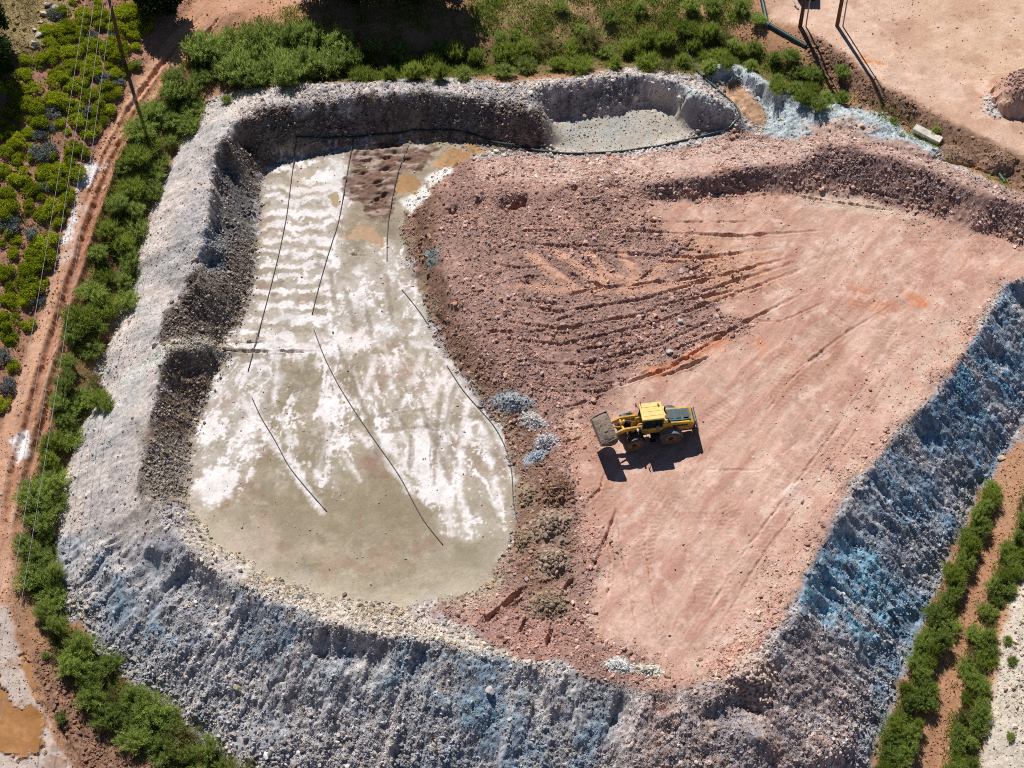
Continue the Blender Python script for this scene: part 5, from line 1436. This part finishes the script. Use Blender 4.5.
def pole(px, py, h, label, conduit, arm, r=.16, rz=0.0):
    x, y, z = gnd(px, py); x, y, z = float(x), float(y), float(z)
    root = empty('utility_pole', (x, y, z)); tag(root, label, 'utility pole')
    m = MB(); m.cyl((0, 0, -.5), (0, 0, h), r, r * .72, 16); m.build('shaft', M_WOOD, root, smooth=False)
    if conduit:
        m = MB(); m.cyl((.55, -.05, -.1), (.38, .0, h * .98), .07, .06, 10)
        m.build('conduit', M_GALV, root)
    if arm:
        m = MB(); m.box((0, 0, h - .35), (arm, .14, .18), rz=rz, bevel=.01); m.build('crossarm', M_WOOD, root)
        for q in (-.48, -.17, .17, .48):
            m = MB(); m.cyl((q * arm * math.cos(rz), q * arm * math.sin(rz), h - .28), (q * arm * math.cos(rz), q * arm * math.sin(rz), h - .02), .06, .04, 10)
            m.build('insulator', M_CERAM, root)
    return (x, y, z)


pb = pole(123, 58, 10.6, "rust brown wooden power pole carrying the wires beside the dirt track", False, 2.4, .19)
pole(800, 27, 10.0, "rust brown pole with a pale conduit, left of the pair above the ditch", True, 0, .2)
pole(837, 26, 11.2, "rust brown pole with a pale conduit, right of the pair in the yard", True, 0, .2)
for k, (q, ex, ey, lab) in enumerate(((-.48, -52, 770, "leftmost of the four power wires"), (-.17, -34, 772, "second power wire from the left of the four"), (.17, -22, 770, "third power wire from the left of the four"), (.48, -8, 766, "rightmost of the four power wires, over the track"))):
    a = Vector((pb[0] + q * 2.4, pb[1], pb[2] + 10.58))
    ez = 3.6
    bx, by = at(ex, ey, ez)
    b = Vector((float(bx), float(by), ez))
    pts = []
    for t in [i / 40 for i in range(41)]:
        p = a.lerp(b, t); p.z -= 1.6 * 4 * t * (1 - t); pts.append(p - a)
    m = MB(); m.tube(pts, .017, 6)
    tag(m.build('power_wire', M_WIRE, smooth=True, loc=a), lab + " above the hillside", 'wire', 'wires of the power line')
# the pole that carries the wires' other end
ex, ey = at(-29, 770, 3.6)
zg = float(H(ex, ey))
root = empty('utility_pole', (float(ex), float(ey), zg)); tag(root, "wooden power pole at the lower end of the wires", 'utility pole')
m = MB(); m.cyl((0, .2, -.5), (0, .2, 3.75 - zg), .15, .11, 16); m.build('shaft', M_WOOD, root)
m = MB(); m.box((0, 0, 3.5 - zg), (3.4, .14, .18), bevel=.01); m.build('crossarm', M_WOOD, root)

# steel tank and post between the pair of poles
x1, y1, z1 = g3(806, 0)
m = MB(); m.box((0, .55, .78), (1.7, 1.3, 1.5), bevel=.05)
root = m.build('steel_bin', mat_plain('bin_green', (.02, .07, .065), .5, var=.4), loc=(x1, y1, z1)); root.rotation_euler = (0, 0, -.1)
tag(root, "dark green steel bin standing between the two brown poles", 'bin')
for k in range(5):
    m = MB(); m.box((-.66 + .33 * k, -.13, .75), (.07, .06, 1.5), bevel=.01); m.build('stiffener', M_PIPE, root)
x1, y1, z1 = g3(798, 9)
m = MB(); m.cyl((0, 0, 0), (-.35, .7, .25), .1, n=12)
tag(m.build('white_pipe', mat_plain('white_plastic', (.75, .75, .72), .5), loc=(x1, y1, z1 + .1)), "short white plastic pipe beside the green bin", 'pipe')

# ------------------------------------------------------------------ wheel loader
YEL = mat_plain('loader_yellow', (.72, .40, .02), .42, var=.2, scale=1.6, dirt=(.42, .25, .09))
YEL2 = mat_plain('roof_yellow', (.86, .60, .14), .5, var=.15, scale=3, dirt=(.74, .50, .16))
DKM = mat_plain('loader_dark', (.025, .027, .03), .5, var=.4, scale=3)
GRY = mat_plain('loader_grey', (.16, .19, .21), .5, var=.3, scale=3)
TEAL = mat_plain('hood_top', (.045, .13, .15), .4, var=.4, scale=2)
GLS = mat_plain('tinted_glass', (.012, .035, .035), .08, var=.3, spec=.8)
RUB = mat_plain('dusty_tyre', (.085, .060, .054), .9, var=.4, scale=5, dirt=(.17, .11, .095))
RIM = mat_plain('dusty_rim', (.42, .25, .06), .6, var=.3, scale=5, dirt=(.30, .19, .10))
BUCK = mat_plain('worn_bucket', (.115, .095, .08), .6, .2, var=.4, scale=3, bump=.2)
CHR = mat_plain('chrome', (.6, .6, .6), .2, .9)
LMP = mat_plain('lamp_glass', (.75, .6, .55), .2)

lx, ly = at(651.5, 443, .87)
HEAD = math.radians(188.0)
lx = float(lx) - math.cos(HEAD + math.pi / 2) * 1.45; ly = float(ly) - math.sin(HEAD + math.pi / 2) * 1.45
lz = float(H(lx, ly)) + .03
L = empty('wheel_loader', (lx, ly, lz), HEAD); L.scale = (.945, .945, .945)
tag(L, "yellow wheel loader with raised bucket working on the red floor", 'wheel loader')
FR = Matrix.Rotation(math.radians(9.0), 4, 'Z')

m = MB(); m.box((-1.9, 0, 1.0), (3.6, 1.1, .55)); m.box((-1.72, 0, .87), (.5, 2.0, .42)); m.box((-.7, .95, 1.0), (1.3, .5, .55)); m.box((-.7, -.95, 1.0), (1.3, .5, .55)); m.build('rear_frame', DKM, L)
m = MB(); m.prism([(-3.8, 1.3), (-.95, 1.3), (-.95, 2.5), (-3.4, 2.36), (-3.8, 2.1)], -.82, .82, .06)
hood = m.build('engine_hood', YEL, L)
m = MB(); m.prism([(-3.5, 2.362), (-1.25, 2.49), (-1.25, 2.56), (-3.5, 2.43)], -.6, .6, .02); m.build('hood_grille', TEAL, hood)
for s in (1, -1):
    m = MB(); m.box((-2.55, s * .835, 2.0), (1.3, .03, .22), bevel=.01); m.build('side_vent', DKM, hood)
m = MB()
for k in range(3): m.box((-3.1 + .65 * k, 0, 2.53), (.42, .8, .05), bevel=.01)
m.build('vent_louvre', DKM, hood)
m = MB(); m.cyl((-1.35, -.35, 2.4), (-1.35, -.35, 3.35), .085, n=14); m.build('exhaust_pipe', DKM, L)
m = MB(); m.cyl((-1.45, .4, 2.5), (-1.45, .4, 2.85), .16, n=14); m.cyl((-1.45, .4, 2.85), (-1.45, .4, 2.95), .22, n=14); m.build('air_intake', DKM, L)
m = MB(); m.prism([(-4.2, .85), (-3.72, .85), (-3.72, 1.72), (-4.12, 1.72)], -1.15, 1.15, .05); m.build('counterweight', DKM, L)
m = MB(); m.box((-3.88, 0, 1.98), (.12, 1.5, .6)); m.build('radiator_grille', GRY, L)
for s in (1, -1):
    m = MB(); m.box((-3.9, s * .95, 1.84), (.12, .22, .16)); m.build('tail_lamp', LMP, L)
# cab
m = MB(); m.prism([(-1.1, 1.3), (.55, 1.3), (.8, 1.6), (.8, 2.02), (-1.1, 2.02)], -.84, .84, .04); cab = m.build('cab', YEL, L)
m = MB(); m.prism([(-.98, 2.02), (.76, 2.02), (.6, 3.24), (-.92, 3.24)], -.78, .78, .03); m.build('cab_glass', GLS, cab)
m = MB()
for xb, xt in ((-1.0, -.93), (.78, .62), (-.15, -.15)):
    for s in (1, -1):
        m.cyl((xb, s * .79, 2.0), (xt, s * .79, 3.26), .05, n=8)
m.build('cab_frame', DKM, cab)
m = MB(); m.box((-.14, 0, 3.36), (1.92, 1.78, .2), bevel=.07); roof = m.build('cab_roof', YEL2, cab)
m = MB()
for q in (-.45, 0, .45): m.box((-.14, q, 3.465), (1.5, .1, .03), bevel=.01)
m.build('roof_rib', YEL2, roof)
m = MB(); m.cyl((-.8, -.55, 3.44), (-.8, -.55, 3.62), .09, n=12); m.build('beacon', mat_plain('beacon_orange', (.7, .25, .03), .3), roof)
m = MB(); m.cyl((.7, -.75, 3.4), (.7, -.75, 3.9), .025, n=6); m.build('antenna', DKM, roof)
m = MB(); m.box((-1.28, 0, 2.62), (.42, 1.5, .52), bevel=.06); m.build('rear_cab_panel', YEL2, cab)
m = MB(); m.box((-.55, .98, 2.3), (.3, .14, .5), bevel=.04); m.build('door_box', GRY, cab)
for s in (1, -1):
    m = MB(); m.cyl((.72, s * .8, 2.7), (.95, s * 1.22, 2.75), .025, n=6); m.box((.95, s * 1.28, 2.72), (.08, .24, .38), bevel=.02); m.build('mirror', DKM, cab)
    m = MB()
    for k in range(3): m.box((-.2, s * (1.18 + .02 * k), .62 + .33 * k), (.5, .22, .05), bevel=.01)
    m.build('ladder', DKM, L)
    m = MB(); m.cyl((.35, s * 1.0, 1.3), (.35, s * 1.0, 2.2), .025, n=6); m.cyl((.35, s * 1.0, 2.2), (-.1, s * .92, 2.25), .025, n=6); m.build('handrail', GRY, L)
    m = MB()
    prof = [(1.05, .95), (1.05, 1.0)]
    arc_o = [(-1.72 + 1.06 * math.cos(t), .87 + 1.06 * math.sin(t)) for t in [math.radians(a) for a in range(20, 166, 12)]]
    arc_i = [(-1.72 + .99 * math.cos(t), .87 + .99 * math.sin(t)) for t in [math.radians(a) for a in range(164, 19, -12)]]
    m.prism(arc_o + arc_i, s * .80, s * 1.5, 0); m.build('rear_fender', GRY, L)
    m = MB()
    arc_o = [(1.72 + 1.03 * math.cos(t), .87 + 1.03 * math.sin(t)) for t in [math.radians(a) for a in range(60, 176, 12)]]
    arc_i = [(1.72 + .97 * math.cos(t), .87 + .97 * math.sin(t)) for t in [math.radians(a) for a in range(168, 59, -12)]]
    m.prism(arc_o + arc_i, s * .85, s * 1.45, 0); m.build('front_fender', DKM, L, FR)
# wheels
for wxp, front in ((1.72, True), (-1.72, False)):
    for s in (1, -1):
        T = (FR if front else Matrix.Identity(4))
        c = (wxp, s * 1.15, .87)
        m = MB(); m.cyl((wxp, s * .8, .87), (wxp, s * 1.34, .87), .19, n=18)
        for k in range(8):
            t = k * math.pi / 4; m.cyl((wxp + .13 * math.cos(t), s * 1.34, .87 + .13 * math.sin(t)), (wxp + .13 * math.cos(t), s * 1.375, .87 + .13 * math.sin(t)), .025, n=6)
        w = m.build('wheel', DKM, L, T)
        m = MB(); m.lathe_y([(.45, -.30), (.60, -.33), (.80, -.33), (.87, -.25), (.885, 0), (.87, .25), (.80, .33), (.60, .33), (.45, .30)], c, 44, .035); m.build('tyre', RUB, w, T)
        m = MB(); m.lathe_y([(.46, -.28), (.46, .29), (.40, .29), (.36, .12), (.18, .10), (.18, .02), (.38, .02), (.42, -.28)] if s > 0 else [(.46, .28), (.46, -.29), (.40, -.29), (.36, -.12), (.18, -.10), (.18, -.02), (.38, -.02), (.42, .28)], c, 32)
        m.build('rim', RIM, w, T, smooth=False)
# front half, turned a little at the joint
m = MB(); m.box((.95, 0, 1.0), (1.9, .95, .6)); m.box((1.72, 0, .87), (.5, 2.0, .42)); m.cyl((0, 0, .6), (0, 0, 1.5), .22, n=16); m.build('front_frame', DKM, L, FR)
m = MB()
for s in (1, -1): m.prism([(.55, 1.2), (1.55, 1.2), (1.45, 1.8), (1.1, 2.45), (.8, 2.45), (.6, 1.9)], s * .34 - .05, s * .34 + .05, .02)
m.box((1.35, 0, 1.35), (.3, .7, .3)); m.build('loader_tower', YEL, L, FR)
for s in (1, -1):
    y0 = s * .62
    m = MB(); m.prism([(.82, 2.42), (1.05, 2.5), (2.5, 2.72), (3.35, 2.42), (3.42, 2.1), (3.2, 2.05), (2.4, 2.36), (1.0, 2.12), (.82, 2.2)], y0 - .09, y0 + .09, .025); m.build('lift_arm', YEL, L, FR)
    m = MB(); m.cyl((.75, s * .5, 1.05), (1.7, s * .5, 1.75), .10, n=12); m.cyl((1.7, s * .5, 1.75), (2.3, s * .5, 2.25), .055, n=10); m.build('lift_cylinder', DKM, L, FR)
    m = MB(); m.cyl((1.3, s * .95, 1.75), (1.3, s * .95, 2.45), .035, n=8); m.box((1.38, s * .95, 2.5), (.16, .26, .2), bevel=.04); m.build('headlight', LMP if s > 0 else TEAL, L, FR)
m = MB(); m.cyl((2.5, -.6, 2.52), (2.5, .6, 2.52), .13, n=14); m.build('arm_crosstube', YEL, L, FR)
m = MB(); m.prism([(2.25, 3.05), (2.42, 3.05), (2.65, 2.55), (2.55, 2.1), (2.35, 2.1), (2.35, 2.5)], -.1, .1, .02); m.build('bellcrank', YEL, L, FR)
m = MB(); m.cyl((.95, 0, 2.35), (1.75, 0, 2.75), .10, n=12); m.cyl((1.75, 0, 2.75), (2.32, 0, 3.0), .055, n=10); m.build('tilt_cylinder', CHR, L, FR)
m = MB(); m.cyl((2.45, 0, 2.15), (3.35, 0, 2.45), .07, n=10); m.build('bucket_link', YEL, L, FR)
# bucket: curved shell with end plates and teeth edge
prof = [(3.38, 2.95), (3.30, 2.62), (3.34, 2.28), (3.55, 2.02), (3.9, 1.93), (4.74, 2.21)]
inn = [(4.74, 2.25), (3.92, 1.99), (3.6, 2.07), (3.41, 2.31), (3.37, 2.62), (3.44, 2.93)]
BW = 1.45
m = MB(); m.prism(prof + inn, -BW, BW, 0); bucket = m.build('bucket', BUCK, L, FR)
for s in (1, -1):
    m = MB(); m.prism([(3.40, 2.95), (3.31, 2.62), (3.35, 2.28), (3.56, 2.03), (3.9, 1.94), (4.74, 2.22), (4.5, 2.5), (4.0, 2.75)], s * BW - .035, s * BW + .035, 0); m.build('end_plate', BUCK, bucket, FR)
m = MB(); m.box((4.76, 0, 2.23), (.22, 2 * BW + .04, .05), ry=-.32, bevel=.01); m.build('cutting_edge', BUCK, bucket, FR)
# the load: loose soil heaped in the bucket
m_ = 34
u, v = np.meshgrid(np.linspace(0, 1, m_), np.linspace(-1, 1, 2 * m_), indexing='ij')
hx = 3.36 + 1.40 * u; hy = v * (BW - .02)
hz = 2.80 - .42 * u + .5 * np.sin(np.pi * np.clip(u * .9 + .05, 0, 1)) * (1 - np.abs(v) ** 3) + .16 * fbm(hx, hy, .5, 3, 3) + .10 * fbm(hx, hy, .16, 2, 6) - .12 * (np.abs(v) > .97) - .1 * (u > .97)
Vl = np.stack([hx, hy, hz], -1).reshape(-1, 3)
R4 = np.array((Matrix.Translation((lx, ly, lz)) @ Matrix.Rotation(HEAD, 4, 'Z') @ Matrix.Scale(.945, 4) @ FR))
Vw = Vl @ R4[:3, :3].T + R4[:3, 3]
I = np.arange(m_ * 2 * m_).reshape(m_, 2 * m_)
Q = np.stack([I[:-1, :-1], I[1:, :-1], I[1:, 1:], I[:-1, 1:]], -1).reshape(-1, 4)
o0 = Vw.mean(0)
cl = S(138, 122, 108)[None] * (.75 + .5 * np.random.default_rng(3).random((len(Vw), 1)))
tag(add('soil_load', np_mesh('soil_load', Vw - o0, Q, M_STONE, cl, False), None, tuple(o0)), "grey brown soil heaped in the raised loader bucket", 'soil')


# ------------------------------------------------------------------ light
world = bpy.data.worlds.new("World"); scene.world = world; world.use_nodes = True
wn = world.node_tree
bg = wn.nodes['Background']
sky = wn.nodes.new('ShaderNodeTexSky'); sky.sky_type = 'NISHITA'; sky.sun_disc = False
SUN_EL = math.radians(49.0); SUN_AZ = math.radians(-19.0)
sky.sun_elevation = SUN_EL; sky.sun_rotation = SUN_AZ
wn.links.new(sky.outputs['Color'], bg.inputs['Color'])
sky.altitude = 2500.0; sky.air_density = 0.75; sky.dust_density = 0.2; sky.ozone_density = 1.5
bg.inputs['Strength'].default_value = 0.06
sd = bpy.data.lights.new('sun', 'SUN'); sd.energy = 5.0; sd.angle = math.radians(0.5); sd.color = (1.0, .968, .925)
so = bpy.data.objects.new('sun', sd); COL.objects.link(so)
tosun = Vector((math.sin(SUN_AZ) * math.cos(SUN_EL), math.cos(SUN_AZ) * math.cos(SUN_EL), math.sin(SUN_EL)))
so.rotation_euler = (-tosun).to_track_quat('-Z', 'Y').to_euler()
so.location = (0, 0, 60)
scene.view_settings.view_transform = 'Standard'
scene.view_settings.look = 'None'
scene.view_settings.exposure = 0.0
scene.view_settings.gamma = 1.0
scene.cycles.max_bounces = 5
scene.cycles.transparent_max_bounces = 8
scene.cycles.use_denoising = False
scene.cycles.filter_width = 1.0
scene.cycles.sample_clamp_indirect = 4.0
